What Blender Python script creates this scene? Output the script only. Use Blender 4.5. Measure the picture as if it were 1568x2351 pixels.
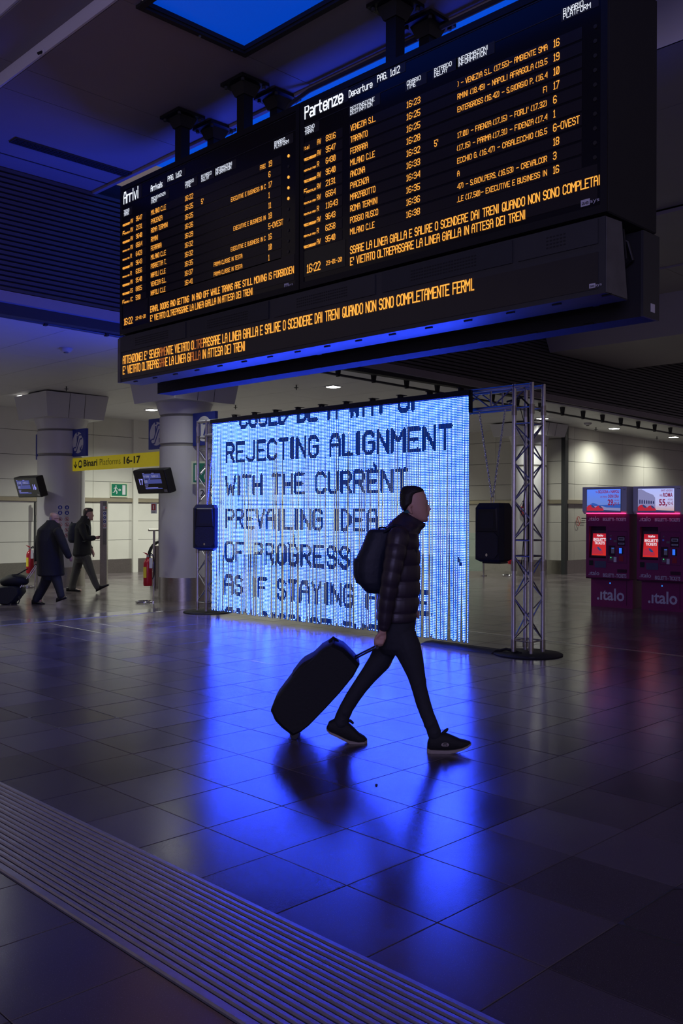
import bpy, math, random
from mathutils import Vector, Matrix
random.seed(7)
PI=math.pi
for o in list(bpy.data.objects): bpy.data.objects.remove(o)
C=bpy.context.scene.collection

# ------------------------------------------------------------------ camera
FPX=2100.0; YAW=math.radians(45.2); ROLL=0.0035; EYE=1.6
SA,CA=math.sin(YAW),math.cos(YAW)
cam=bpy.data.cameras.new('camera'); camo=bpy.data.objects.new('camera',cam); C.objects.link(camo)
cam.sensor_fit='VERTICAL'; cam.sensor_height=36; cam.sensor_width=24; cam.lens=36*FPX/2351
cam.shift_y=2.5/2351; cam.clip_start=0.05; cam.clip_end=300
camo.matrix_world=Matrix.Translation((0,0,EYE))@Matrix.Rotation(YAW-PI/2,4,'Z')@Matrix.Rotation(PI/2,4,'X')@Matrix.Rotation(ROLL,4,'Z')
bpy.context.scene.camera=camo
# ------------------------------------------------------------------ world, exposure
sc=bpy.context.scene
sc.view_settings.view_transform='Standard'; sc.view_settings.look='None'
sc.view_settings.exposure=0.0; sc.view_settings.gamma=1.0; sc.view_settings.use_curve_mapping=False
w=bpy.data.worlds.new('hall_ambience'); sc.world=w; w.use_nodes=True
bg=w.node_tree.nodes['Background']; bg.inputs[0].default_value=(0.64,0.52,0.58,1); bg.inputs[1].default_value=0.20
# ------------------------------------------------------------------ lamps
def spot(name,loc,power,col,angle=150,blend=.8,size=.12,aim=None):
    l=bpy.data.lights.new(name,'SPOT'); l.energy=power; l.color=col; l.spot_size=math.radians(angle); l.spot_blend=blend; l.shadow_soft_size=size
    o=bpy.data.objects.new(name,l); C.objects.link(o); o.location=loc
    if aim is not None: o.rotation_euler=(Vector(aim)-Vector(loc)).to_track_quat('-Z','Y').to_euler()
    return o
def lowz(X): return 4.22-.018*(X-5)
# recessed downlights of the low hall: the ones in view and their neighbours in the same rows
DOWN=[(8.55,12.49),(12.52,12.85),(16.0,12.6),(19.42,12.53),(22.49,12.27),(25.58,12.07),
      (9.15,19.08),(12.31,18.92),(15.7,18.9),(19.0,18.9),(5.6,19.1),(5.4,12.6)]
for X,Y in DOWN:
    near=Y<15
    if X<9 and near: spot('downlight_lamp',(X,Y,lowz(X)-.06),100,(.97,1.0,.87),150,.9,.1); continue
    spot('downlight_lamp',(X,Y,lowz(X)-.06),(240 if X>14 else 230) if near else 680,(.97,1.0,.87),150,.9,.1)
# added violet area lamp, unseen behind the camera, brightens faces turned to it
la=bpy.data.lights.new('added_violet_fill','AREA'); la.energy=380; la.color=(.50,.44,1.0); la.size=5
lo=bpy.data.objects.new('added_violet_fill',la); C.objects.link(lo); lo.location=(-6,-4,4.6)
lo.rotation_euler=(Vector((7,6,2))-lo.location).to_track_quat('-Z','Y').to_euler()

# ------------------------------------------------------------------ measuring helpers (building time only)
def on(px,py,ax,val):
    dx,dy=px-784,py-1178
    u=(dx+ROLL*dy)/FPX; v=-(dy-ROLL*dx)/FPX
    r=(CA+SA*u, SA-CA*u, v); t=(val-(0,0,EYE)[ax])/r[ax]
    return Vector((r[0]*t,r[1]*t,EYE+r[2]*t))

# ------------------------------------------------------------------ materials
MATS={}
def mat(name,col,rough=.6,metal=0,noise=.12,nscale=12,emit=None,es=0,bump=0,spec=.5,coat=0,trans=0,alpha=1):
    if name in MATS: return MATS[name]
    m=bpy.data.materials.new(name); MATS[name]=m; m.use_nodes=True
    nt=m.node_tree; N=nt.nodes; L=nt.links; b=N['Principled BSDF']
    b.inputs['Roughness'].default_value=rough; b.inputs['Metallic'].default_value=metal
    b.inputs['Specular IOR Level'].default_value=spec
    b.inputs['Coat Weight'].default_value=coat
    b.inputs['Transmission Weight'].default_value=trans
    b.inputs['Alpha'].default_value=alpha
    b.inputs['Base Color'].default_value=(*col,1)
    if noise or bump:
        tc=N.new('ShaderNodeTexCoord'); nz=N.new('ShaderNodeTexNoise'); nz.inputs['Scale'].default_value=nscale; nz.inputs['Detail'].default_value=5
        L.new(tc.outputs['Object'],nz.inputs['Vector'])
        if noise:
            mx=N.new('ShaderNodeMix'); mx.data_type='RGBA'
            mx.inputs['A'].default_value=(*[c*(1-noise) for c in col],1); mx.inputs['B'].default_value=(*[min(1,c*(1+noise)) for c in col],1)
            L.new(nz.outputs['Fac'],mx.inputs['Factor']); L.new(mx.outputs['Result'],b.inputs['Base Color'])
        if bump:
            bp=N.new('ShaderNodeBump'); bp.inputs['Strength'].default_value=bump; bp.inputs['Distance'].default_value=.01
            L.new(nz.outputs['Fac'],bp.inputs['Height']); L.new(bp.outputs['Normal'],b.inputs['Normal'])
    if emit:
        b.inputs['Emission Color'].default_value=(*emit,1); b.inputs['Emission Strength'].default_value=es
    return m
def emi(name,col,s,sample=True):
    m=mat(name,(0.01,0.01,0.01),.5,0,0,emit=col,es=s)
    if not sample: m.cycles.emission_sampling='NONE'
    return m
def floor_mat():
    m=bpy.data.materials.new('dark_stone_tile'); m.use_nodes=True; nt=m.node_tree; N=nt.nodes; L=nt.links; b=N['Principled BSDF']
    geo=N.new('ShaderNodeNewGeometry')
    sub=N.new('ShaderNodeVectorMath'); sub.operation='MULTIPLY_ADD'; sub.inputs[1].default_value=(2,2,0); sub.inputs[2].default_value=(-.58,-.54,0)
    L.new(geo.outputs['Position'],sub.inputs[0])
    fl=N.new('ShaderNodeVectorMath'); fl.operation='FLOOR'; L.new(sub.outputs[0],fl.inputs[0])
    wn=N.new('ShaderNodeTexWhiteNoise'); L.new(fl.outputs[0],wn.inputs['Vector'])
    n1=N.new('ShaderNodeTexNoise'); n1.inputs['Scale'].default_value=2.2; n1.inputs['Detail'].default_value=6; L.new(geo.outputs['Position'],n1.inputs['Vector'])
    n2=N.new('ShaderNodeTexNoise'); n2.inputs['Scale'].default_value=260; n2.inputs['Detail'].default_value=2; L.new(geo.outputs['Position'],n2.inputs['Vector'])
    r2=N.new('ShaderNodeMapRange'); r2.inputs['From Min'].default_value=.62; r2.inputs['From Max'].default_value=.75; r2.inputs['To Min'].default_value=0; r2.inputs['To Max'].default_value=.5; L.new(n2.outputs['Fac'],r2.inputs['Value'])
    mx=N.new('ShaderNodeMix'); mx.data_type='RGBA'; mx.inputs['A'].default_value=(.062,.050,.055,1); mx.inputs['B'].default_value=(.120,.100,.108,1)
    L.new(wn.outputs['Value'],mx.inputs['Factor'])
    mx2=N.new('ShaderNodeMix'); mx2.data_type='RGBA'; mx2.blend_type='MIX'; mx2.inputs['B'].default_value=(.30,.27,.28,1); L.new(r2.outputs['Result'],mx2.inputs['Factor']); L.new(mx.outputs['Result'],mx2.inputs['A'])
    L.new(mx2.outputs['Result'],b.inputs['Base Color'])
    mr=N.new('ShaderNodeMapRange'); mr.inputs['From Min'].default_value=.3; mr.inputs['From Max'].default_value=.7; mr.inputs['To Min'].default_value=.155; mr.inputs['To Max'].default_value=.205; L.new(n1.outputs['Fac'],mr.inputs['Value'])
    ad=N.new('ShaderNodeMath'); ad.operation='MULTIPLY_ADD'; ad.inputs[1].default_value=.045; L.new(wn.outputs['Value'],ad.inputs[0]); L.new(mr.outputs['Result'],ad.inputs[2]); L.new(ad.outputs[0],b.inputs['Roughness'])
    bp=N.new('ShaderNodeBump'); bp.inputs['Strength'].default_value=.10; bp.inputs['Distance'].default_value=.002; L.new(n2.outputs['Fac'],bp.inputs['Height']); L.new(bp.outputs['Normal'],b.inputs['Normal'])
    b.inputs['Specular IOR Level'].default_value=.9
    return m
M_FLOOR=floor_mat()
M_GROUT=mat('floor_joint',(.015,.013,.014),.8)
M_STEEL=mat('brushed_steel',(.42,.40,.37),.32,1,.18,30)
M_ALU=mat('truss_aluminium',(.62,.62,.66),.28,1,.08,20)
M_RIDGE=mat('grooved_metal_strip',(.40,.39,.42),.34,.7,.25,18,bump=.12)
M_WALL=mat('cream_wall_panel',(.60,.59,.54),.42,0,.05,3)
M_WALLR=mat('greige_wall_panel',(.50,.48,.43),.42,0,.05,3)
M_GAP=mat('panel_shadow_gap',(.03,.03,.03),.8)
M_BAND=mat('champagne_rail',(.42,.37,.27),.4,.6,.08)
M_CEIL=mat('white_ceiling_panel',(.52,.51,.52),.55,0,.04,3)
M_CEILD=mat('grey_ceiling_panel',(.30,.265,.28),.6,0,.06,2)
M_BEAM=mat('pale_beam_paint',(.78,.76,.80),.6,0,.05,2)
M_SLAT=mat('dark_louvre',(.085,.080,.095),.42,.3,.15,4)
M_BLACK=mat('black_housing',(.010,.010,.012),.45,.2,.2,8)
M_BLACKM=mat('matt_black',(.012,.012,.013),.75,0,.2,12)
M_DGREY=mat('dark_grey_enclosure',(.045,.047,.050),.45,.2,.12,6)
M_GLASSB=mat('black_display_glass',(.006,.006,.008),.18,0,.1,3)
M_ROWP=mat('display_window_strip',(.019,.017,.018),.3,0,.1,6)
M_WIN=mat('display_header_window',(.032,.031,.026),.3,0,.1,6)
M_PLAST=mat('grey_plastic',(.20,.19,.18),.5,0,.08)
M_AMBER=emi('amber_led',(1,.40,.055),1.25,False)
M_AMBERD=emi('dim_amber_led',(.5,.14,.03),.8,False)
M_WLED=emi('white_led',(.80,.85,1),1.25,False)
M_DOT=emi('blue_white_led',(.025,.058,1.0),70.0,True)
def one_sided(m):   # the diode shines to the front of the string only
    nt=m.node_tree; b=nt.nodes['Principled BSDF']; g=nt.nodes.new('ShaderNodeNewGeometry'); q=nt.nodes.new('ShaderNodeMath'); q.operation='MULTIPLY_ADD'; s=b.inputs['Emission Strength'].default_value
    q.inputs[1].default_value=-s*.96; q.inputs[2].default_value=s; nt.links.new(g.outputs['Backfacing'],q.inputs[0]); nt.links.new(q.outputs[0],b.inputs['Emission Strength']); m.cycles.emission_sampling='FRONT'
one_sided(M_DOT)
M_BLOOM=emi('painted_led_bloom',(.0,.060,.62),1.1,False)  # blue emission paints lens bloom between the lit LEDs
M_BLOOMD=emi('painted_dim_led_bloom',(.0,.018,.17),.9,False)  # fainter emission paints the bloom across the dark letters
M_WIRE=mat('clear_led_wire',(.25,.26,.30),.3,0,.1)
M_LAMP=emi('downlight_diffuser',(1,.98,.88),14,False)
M_SKYL=emi('blue_skylight_glow',(.0,.085,.85),.55,True)
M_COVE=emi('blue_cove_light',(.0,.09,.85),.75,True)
M_BLUE=mat('blue_sign_face',(.012,.025,.24),.45,0,.05,emit=(.012,.025,.24),es=.02)
M_WHITE=mat('white_sign_print',(.62,.62,.66),.5,0,.03)
M_YEL=mat('yellow_sign_face',(.80,.66,.015),.45,0,.03,emit=(.80,.66,.01),es=.16)  # slight emission added to brighten the face
M_INK=mat('black_print',(.012,.012,.012),.6,0,0)
M_GREEN=mat('green_exit_sign',(.0,.16,.085),.45,0,.05)
M_LUM=mat('photoluminescent_border',(.55,.60,.45),.5,0,.05)
M_REDP=mat('red_print',(.40,.02,.03),.5,0,0)
M_RED=mat('extinguisher_red',(.42,.008,.02),.3,0,.1)
M_LABY=mat('yellow_label',(.75,.60,.04),.5,0,.1)
M_GLASS=mat('balustrade_glass',(.45,.60,.50),.08,0,.02,alpha=.35)
M_RUB=mat('black_rubber',(.012,.012,.013),.5,0,.1)
M_COLP=mat('painted_column',(.52,.51,.53),.45,0,.05,2)
M_CHROME=mat('chrome',(.7,.7,.72),.12,1,.02)

# ------------------------------------------------------------------ mesh builder
class MB:
    def __init__(s): s.v=[]; s.f=[]; s.m=[]; s.cur=0
    def add(s,vs,fs):
        b=len(s.v); s.v+= [tuple(v) for v in vs]; s.f+=[tuple(i+b for i in f) for f in fs]; s.m+=[s.cur]*len(fs)
    def box(s,x0,x1,y0,y1,z0,z1):
        s.add([(x0,y0,z0),(x1,y0,z0),(x1,y1,z0),(x0,y1,z0),(x0,y0,z1),(x1,y0,z1),(x1,y1,z1),(x0,y1,z1)],
              [(0,3,2,1),(4,5,6,7),(0,1,5,4),(1,2,6,5),(2,3,7,6),(3,0,4,7)]); return s
    def hexa(s,p):  # 8 points bottom 4 (ccw), top 4
        s.add(p,[(0,3,2,1),(4,5,6,7),(0,1,5,4),(1,2,6,5),(2,3,7,6),(3,0,4,7)]); return s
    def bevbox(s,x0,x1,y0,y1,z0,z1,r):
        P=[(x0+r,y0),(x1-r,y0),(x1,y0+r),(x1,y1-r),(x1-r,y1),(x0+r,y1),(x0,y1-r),(x0,y0+r)]
        n=8; cx,cy=(x0+x1)/2,(y0+y1)/2
        def sh(k): return [(cx+(x-cx)*(1-k/max(.001,(x1-x0)/2)),cy+(y-cy)*(1-k/max(.001,(y1-y0)/2))) for x,y in P]
        L=[(sh(r),z0),(P,z0+r),(P,z1-r),(sh(r),z1)]
        vs=[(x,y,z) for pts,z in L for x,y in pts]
        fs=[tuple(range(n-1,-1,-1)),tuple(range(3*n,4*n))]
        for k in range(3):
            for i in range(n): j=(i+1)%n; fs.append((k*n+i,k*n+j,(k+1)*n+j,(k+1)*n+i))
        s.add(vs,fs); return s
    def cyl(s,p0,p1,r0,r1=None,n=10,cap=True):
        r1=r0 if r1 is None else r1
        p0=Vector(p0);p1=Vector(p1); d=(p1-p0).normalized()
        a=d.orthogonal().normalized(); b=d.cross(a)
        vs=[]
        for p,r in((p0,r0),(p1,r1)):
            for i in range(n):
                t=2*PI*i/n; vs.append(p+a*math.cos(t)*r+b*math.sin(t)*r)
        fs=[(i,(i+1)%n,n+(i+1)%n,n+i) for i in range(n)]
        if cap: fs+=[tuple(range(n-1,-1,-1)),tuple(range(n,2*n))]
        s.add(vs,fs); return s
    def tube(s,pts,r,n=8):
        pts=[Vector(p) for p in pts]; vs=[];fs=[]; prev=None
        for k,p in enumerate(pts):
            d=(pts[min(k+1,len(pts)-1)]-pts[max(k-1,0)]).normalized()
            a=d.orthogonal().normalized() if prev is None else (prev-d*prev.dot(d)).normalized(); prev=a; b=d.cross(a)
            rr=r[k] if isinstance(r,(list,tuple)) else r
            for i in range(n):
                t=2*PI*i/n; vs.append(p+a*math.cos(t)*rr+b*math.sin(t)*rr)
        for k in range(len(pts)-1):
            for i in range(n): j=(i+1)%n; fs.append((k*n+i,k*n+j,(k+1)*n+j,(k+1)*n+i))
        fs+=[tuple(range(n-1,-1,-1)),tuple(range((len(pts)-1)*n,len(pts)*n))]
        s.add(vs,fs); return s
    def lathe(s,prof,n=24,c=(0,0)):
        vs=[];fs=[]
        for r,z in prof:
            for i in range(n): t=2*PI*i/n; vs.append((c[0]+r*math.cos(t),c[1]+r*math.sin(t),z))
        for k in range(len(prof)-1):
            for i in range(n): j=(i+1)%n; fs.append((k*n+i,k*n+j,(k+1)*n+j,(k+1)*n+i))
        fs+=[tuple(range(n-1,-1,-1)),tuple(range((len(prof)-1)*n,len(prof)*n))]
        s.add(vs,fs); return s
    def prism_y(s,pts,y0,y1):   # polygon in x,z extruded along y
        n=len(pts); s.add([(x,y0,z) for x,z in pts]+[(x,y1,z) for x,z in pts],
            [tuple(range(n)),tuple(range(2*n-1,n-1,-1))]+[(i,n+i,n+(i+1)%n,(i+1)%n) for i in range(n)]); return s
    def disc_y(s,cx,cz,r,y0,y1,n=24,rz=None):
        rz=rz or r
        return s.prism_y([(cx+r*math.cos(2*PI*i/n),cz+rz*math.sin(2*PI*i/n)) for i in range(n)],y0,y1)
    def loft(s,rings):  # rings of equal point count
        n=len(rings[0]); vs=[p for r in rings for p in r]; fs=[]
        for k in range(len(rings)-1):
            for i in range(n): j=(i+1)%n; fs.append((k*n+i,k*n+j,(k+1)*n+j,(k+1)*n+i))
        fs+=[tuple(range(n-1,-1,-1)),tuple(range((len(rings)-1)*n,len(rings)*n))]
        s.add(vs,fs); return s
    def mesh(s,name,mats,smooth=False):
        me=bpy.data.meshes.new(name); me.from_pydata(s.v,[],s.f)
        for m in (mats if isinstance(mats,(list,tuple)) else [mats]): me.materials.append(m)
        if any(s.m):
            for pl,mi in zip(me.polygons,s.m): pl.material_index=mi
        if smooth: me.polygons.foreach_set('use_smooth',[True]*len(me.polygons))
        me.update(); return me
    def obj(s,name,mats,parent=None,smooth=False,fix=True):
        me=s.mesh(name,mats,smooth)
        if fix:
            import bmesh
            bm=bmesh.new(); bm.from_mesh(me); bmesh.ops.recalc_face_normals(bm,faces=bm.faces); bm.to_mesh(me); bm.free()
        if smooth:
            try: me.set_sharp_from_angle(angle=math.radians(42))
            except Exception: pass
        return link(name,me,parent)
def link(name,me,parent=None):
    o=bpy.data.objects.new(name,me); C.objects.link(o)
    if parent is not None: o.parent=parent
    return o
def tag(o,label=None,cat=None,group=None,kind=None):
    if label:o['label']=label
    if cat:o['category']=cat
    if group:o['group']=group
    if kind:o['kind']=kind
    return o
def thing(name,label=None,cat=None,loc=(0,0,0),rz=0,group=None,kind=None):
    o=bpy.data.objects.new(name,None); o.empty_display_size=.1; C.objects.link(o); o.location=loc; o.rotation_euler=(0,0,rz)
    return tag(o,label,cat,group,kind)
def copy_tree(o,parent=None):
    c=o.copy(); C.objects.link(c); c.parent=parent
    for ch in [x for x in KIDS.get(o.name,[])]: copy_tree(ch,c)
    return c
KIDS={}
def kids(root):
    KIDS.clear()
    for o in bpy.data.objects:
        if o.parent: KIDS.setdefault(o.parent.name,[]).append(o)

# ------------------------------------------------------------------ stroke font (monoline LED capitals) on a 4 x 6 grid
G={}
for q in """A 000416364440 0343|B 00063645443303 3342413000|C 4130100105163645|D 00062644422000|E 46060040 0333|F 460600 0333|G 45361605011030414323|H 0006 4046 0343|I 2026|J 4641301001|K 0006 460340|L 060040|M 0006234640|N 00064046|O 100105163645413010|P 00063645443303|Q 100105163645413010 2240|R 00063645443303 2340|S 011030414233130405163645|T 0646 2620|U 060110304146|V 062046|W 0610233046|X 0046 0640|Y 062346 2320|Z 06460040|0 100105163645413010 1135|1 152620 1030|2 05163645440040|3 051636454433 13334241301001|4 40460242|5 460603334241301001|6 4536160501103041423303|7 064610|8 13040516364544331302011030414233|9 0110304145361605041343|- 0343|. 1020|: 2122 2425|' 2624|( 26150120|) 16252110|, 2110|! 2622 2120|/ 0046|a 1434434010011242|r 0004 03142444|t 16112030 0434|e 02424334140301103041|n 0004 0314344340|z 04440040|p 00043443423101|u 040110304144 4440|v 042044|s 4414031232413000|l 2620|i 2024 2526|d 4640 441403011040""".split('|'):
    G[q[0]]=q[2:]
def strokes(t):
    out=[]
    for st in G.get(t,'').split():
        p=[(int(st[i])/4,int(st[i+1])/6) for i in range(0,len(st)-1,2)]
        if len(p)>1: out.append(p)
    return out
NARROW={'I':.35,'1':.6,'.':.32,':':.4,"'":.4,'(':.55,')':.55,',':.35,'!':.4,' ':.62,'i':.35,'l':.35,'M':1.18,'W':1.25,'t':.8,'r':.85}
def layout(t,gap=.28,wide=None):
    """per char x0,w in units of glyph width"""
    x=0;res=[]
    for ch in t:
        wd=NARROW.get(ch,1.0); res.append((ch,x,wd)); x+=wd+gap
    return res,x-gap
def led(mb,t,x0,z0,cap,width=None,y=-.004,th=.12,gw=.46,gap=.34,slant=0,clipx=None):
    res,tot=layout(t,gap); k=(width/tot) if width else cap*gw
    hw=cap*th/2
    for ch,cx,wd in res:
        off=-.5*(1-wd) if wd<1 and ch in "I.:'!il|" else 0
        for st in strokes(ch):
            pts=[]
            for gx,gz in st:
                g=gx+off if wd<1 and ch in "I.:'!il|" else gx*wd
                if ch=='1': g=(gx-.15)*.9
                if ch in '()': g=gx-.2
                pts.append((x0+(cx+g)*k+slant*gz*cap, z0+gz*cap))
            for (ax,az),(bx,bz) in zip(pts,pts[1:]):
                if clipx and (max(ax,bx)>clipx): continue
                dx,dz=bx-ax,bz-az; l=math.hypot(dx,dz) or 1e-6
                ux,uz=dx/l*hw,dz/l*hw; nx,nz=-uz*.85,ux
                mb.add([(ax-ux-nx,y,az-uz-nz),(bx+ux-nx,y,bz+uz-nz),(bx+ux+nx,y,bz+uz+nz),(ax-ux+nx,y,az-uz+nz)],[(0,1,2,3)])
    return x0+tot*k
# ------------------------------------------------------------------ built-in vector font as flat print
def textmesh(t,x0,z0,h,width=None,y=-.002,bold=0.0,slant=0,align='L'):
    cu=bpy.data.curves.new('print','FONT'); cu.body=t; cu.size=1; cu.resolution_u=3; cu.offset=bold; cu.shear=slant
    o=bpy.data.objects.new('print',cu); C.objects.link(o)
    dg=bpy.context.evaluated_depsgraph_get(); me=bpy.data.meshes.new_from_object(o.evaluated_get(dg)); bpy.data.objects.remove(o); bpy.data.curves.remove(cu)
    xs=[v.co.x for v in me.vertices]; x_0=min(xs); wd=max(xs)-x_0
    sz=h/.70; sx=(width/wd) if width else sz
    if align=='C': x0-=wd*sx/2
    if align=='R': x0-=wd*sx
    for v in me.vertices: v.co=Vector((x0+(v.co.x-x_0)*sx,y,z0+v.co.y*sz))
    return me
def text(name,t,x0,z0,h,mats,parent,width=None,y=-.002,bold=0.0,slant=0,align='L'):
    me=textmesh(t,x0,z0,h,width,y,bold,slant,align); me.name=name; me.materials.clear(); me.materials.append(mats)
    return link(name,me,parent)

# ================================================================== FLOOR
floor=MB().box(-9,34,-9,24,-.10,-.014).obj('floor',M_GROUT); tag(floor,kind='structure')
X0,Y0,T=.29,.27,.5
def cell_pts(i,j):
    xa,xb=X0+T*i,X0+T*(i+1); ya,yb=Y0+T*j,Y0+T*(j+1)
    if i==3: return None          # metal strip bay 1.79-2.29
    if i==4: xa=2.385-.002
    return xa,xb,ya,yb
tiles=[]
for i in range(-18,66):
    for j in range(-18,47):
        c=cell_pts(i,j)
        if not c: continue
        xa,xb,ya,yb=c
        if ya>21.3 or xa>33: continue
        cx,cy=(xa+xb)/2,(ya+yb)/2
        D=cx*CA+cy*SA; Lr=cx*SA-cy*CA
        vis=D>1.0 and abs(Lr/D)<.3733+.4/D and (EYE/D)<.565+.25
        tiles.append((D if vis else 999,i,j,xa,xb,ya,yb))
tiles.sort()
g=.0022
tm={}
def tile_mesh(wx,wy):
    k=(round(wx,3),round(wy,3))
    if k not in tm:
        b=MB(); x,y,c=wx/2-g,wy/2-g,.0015
        vs=[(-x,-y,-.014),(x,-y,-.014),(x,y,-.014),(-x,y,-.014),(-x,-y,-c),(x,-y,-c),(x,y,-c),(-x,y,-c),(-x+c,-y+c,0),(x-c,-y+c,0),(x-c,y-c,0),(-x+c,y-c,0)]
        fs=[(8,9,10,11)]+[(a+k0,(a+1)%4+k0,(a+1)%4+k0+4,a+k0+4) for k0 in (0,4) for a in range(4)]
        b.add(vs,fs); tm[k]=b.mesh('floor_tile',M_FLOOR)
    return tm[k]
rest=MB(); n=0
for D,i,j,xa,xb,ya,yb in tiles:
    dz=random.uniform(-.0006,.0006)
    if n<298 and D<900:
        o=link('floor_tile',tile_mesh(xb-xa,yb-ya),floor); o.location=((xa+xb)/2,(ya+yb)/2,dz); n+=1
        if (i,j) in ((6,12),(6,2)): o['label']='inspection cover tile with a thin metal frame'
    else:
        rest.add([(xa+g,ya+g,-.014),(xb-g,ya+g,-.014),(xb-g,yb-g,-.014),(xa+g,yb-g,-.014),(xa+g,ya+g,dz),(xb-g,ya+g,dz),(xb-g,yb-g,dz),(xa+g,yb-g,dz)],
                 [(4,5,6,7),(0,1,5,4),(1,2,6,5),(2,3,7,6),(3,0,4,7)])
o=rest.obj('floor_tile_field',M_FLOOR,floor,fix=False); tag(o,kind='stuff')
M_FRAME=mat('worn_cover_frame',(.30,.30,.33),.3,1,.3,40)
for xa,ya in ((3.29,6.27),(3.29,1.27)):
    b=MB(); xb,yb=xa+.5,ya+.5; t=.006
    for q in ((xa,xb,ya-t/2,ya+t/2),(xa,xb,yb-t/2,yb+t/2),(xa-t/2,xa+t/2,ya,yb),(xb-t/2,xb+t/2,ya,yb)): b.box(*q,-.01,.0015)
    for sx,sy in ((1,1),(1,-1),(-1,1),(-1,-1)):
        cx,cy=(xa if sx>0 else xb),(ya if sy>0 else yb)
        b.add([(cx,cy,.0016),(cx+sx*.035,cy,.0016),(cx,cy+sy*.035,.0016)],[(0,1,2)])
    b.obj('cover_frame',M_FRAME,floor)
# expansion joints
b=MB().box(9.97,10.03,-4,12.5,-.01,.002); b.obj('expansion_joint',M_STEEL,floor)
b=MB().box(-2,10,12.50,12.56,-.01,.002); b.obj('expansion_joint',M_STEEL,floor)
M_JT=mat('polished_joint_band',(.10,.10,.13),.12,0,.1,6)
b=MB().box(-2,9.95,12.56,13.0,-.013,.0015); b.obj('joint_band',M_JT,floor)
# grooved metal strip set into the floor
strip=thing('grooved_floor_strip','wide grooved metal strip set into the floor across the bottom left','floor strip')
MB().box(1.792,2.383,-6,21,-.014,-.004).obj('strip_bed',M_RUB,strip)
def rail(x0,x1,zt,name):
    b=MB(); c=.006; prof=[(x0,-.004),(x0,zt-c),(x0+c,zt),(x1-c,zt),(x1,zt-c),(x1,-.004)]
    n=len(prof); b.add([(x,-6,z) for x,z in prof]+[(x,21,z) for x,z in prof],[tuple(range(n)),tuple(range(2*n-1,n-1,-1))]+[(i,n+i,n+(i+1)%n,(i+1)%n) for i in range(n)])
    b.obj(name,M_RIDGE,strip)
rail(1.794,1.836,.010,'edge_rail'); rail(2.350,2.381,.010,'edge_rail')
nr=15; p=(2.347-1.839)/nr
for k in range(nr): rail(1.839+p*k+.0035,1.839+p*(k+1)-.0035,.0095+.001*(k%2),'ridge')

# ================================================================== LOW HALL WALLS
def wall_run(name,org,rz,length,M,pw,first,ztop,band=True,basez=.36,rowz=(.87,1.37,1.87,1.97,2.40,3.0,3.6)):
    W=MB().box(.22,length,.03,.2,0,ztop(0)+.3).obj(name,M_GAP); W.location=org; W.rotation_euler=(0,0,rz); tag(W,kind='structure')
    rows=[basez]+list(rowz)
    xs=[0]; x=first
    while x<length-.05: xs.append(x); x+=pw
    xs.append(length)
    for a,c in zip(xs,xs[1:]):
        for r in range(len(rows)):
            z0=rows[r]; z1=rows[r+1] if r+1<len(rows) else ztop((a+c)/2)+.02
            if abs(z0-1.87)<.01: continue
            if r+1==len(rows) and z1-z0<.05: continue
            MB().box(a+.004,c-.004,0,.03,z0+.005,z1-.005).obj('wall_panel',M,W,fix=False)
        MB().box(a+.001,c-.001,-.012,.03,0,basez).obj('steel_kick_panel',M_STEEL,W,fix=False)
    MB().box(0,length,-.045,.03,1.872,1.968).obj('handrail_band',M_BAND,W)
    return W
wl=wall_run('wall_left',(4.0,21.3,0),0,17.2,M_WALL,1.3,1.6,lambda x:lowz(4+x))
wr=wall_run('wall_right',(21.2,13.0,0),0,12,M_WALLR,1.3,.5,lambda x:lowz(21.2+x))
wb=wall_run('wall_back',(21.2,21.3,0),-PI/2,8.3,M_WALLR,1.3,.9,lambda x:lowz(21.2))
# corner post and slim wall post
tag(MB().box(21.13,21.25,12.93,13.05,0,3.95).obj('trim_1',M_DGREY),kind='structure')
tag(MB().box(13.25,13.40,21.22,21.34,0,4.1).obj('trim_2',M_WALL),kind='structure')

# ================================================================== CEILINGS
low=thing('ceiling',kind='structure')
x=4.0
while x<33:
    for ya,yb in ((10.86,14.4),(14.4,17.9),(17.9,21.3)):
        if x>21 and ya>14.3: continue
        a,c=x+.004,x+1.196
        MB().hexa([(a,ya+.004,lowz(a)),(c,ya+.004,lowz(c)),(c,yb-.004,lowz(c)),(a,yb-.004,lowz(a)),(a,ya+.004,lowz(a)+.04),(c,ya+.004,lowz(c)+.04),(c,yb-.004,lowz(c)+.04),(a,yb-.004,lowz(a)+.04)]).obj('ceiling_panel',M_CEIL,low,fix=False)
    x+=1.2
MB().hexa([(4,10.84,lowz(4)+.045),(33.2,10.84,lowz(33.2)+.045),(33.2,21.5,lowz(33.2)+.045),(4,21.5,lowz(4)+.045),(4,10.84,lowz(4)+.2),(33.2,10.84,lowz(33.2)+.2),(33.2,21.5,lowz(33.2)+.2),(4,21.5,lowz(4)+.2)]).obj('ceiling_void',M_GAP,low)
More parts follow.
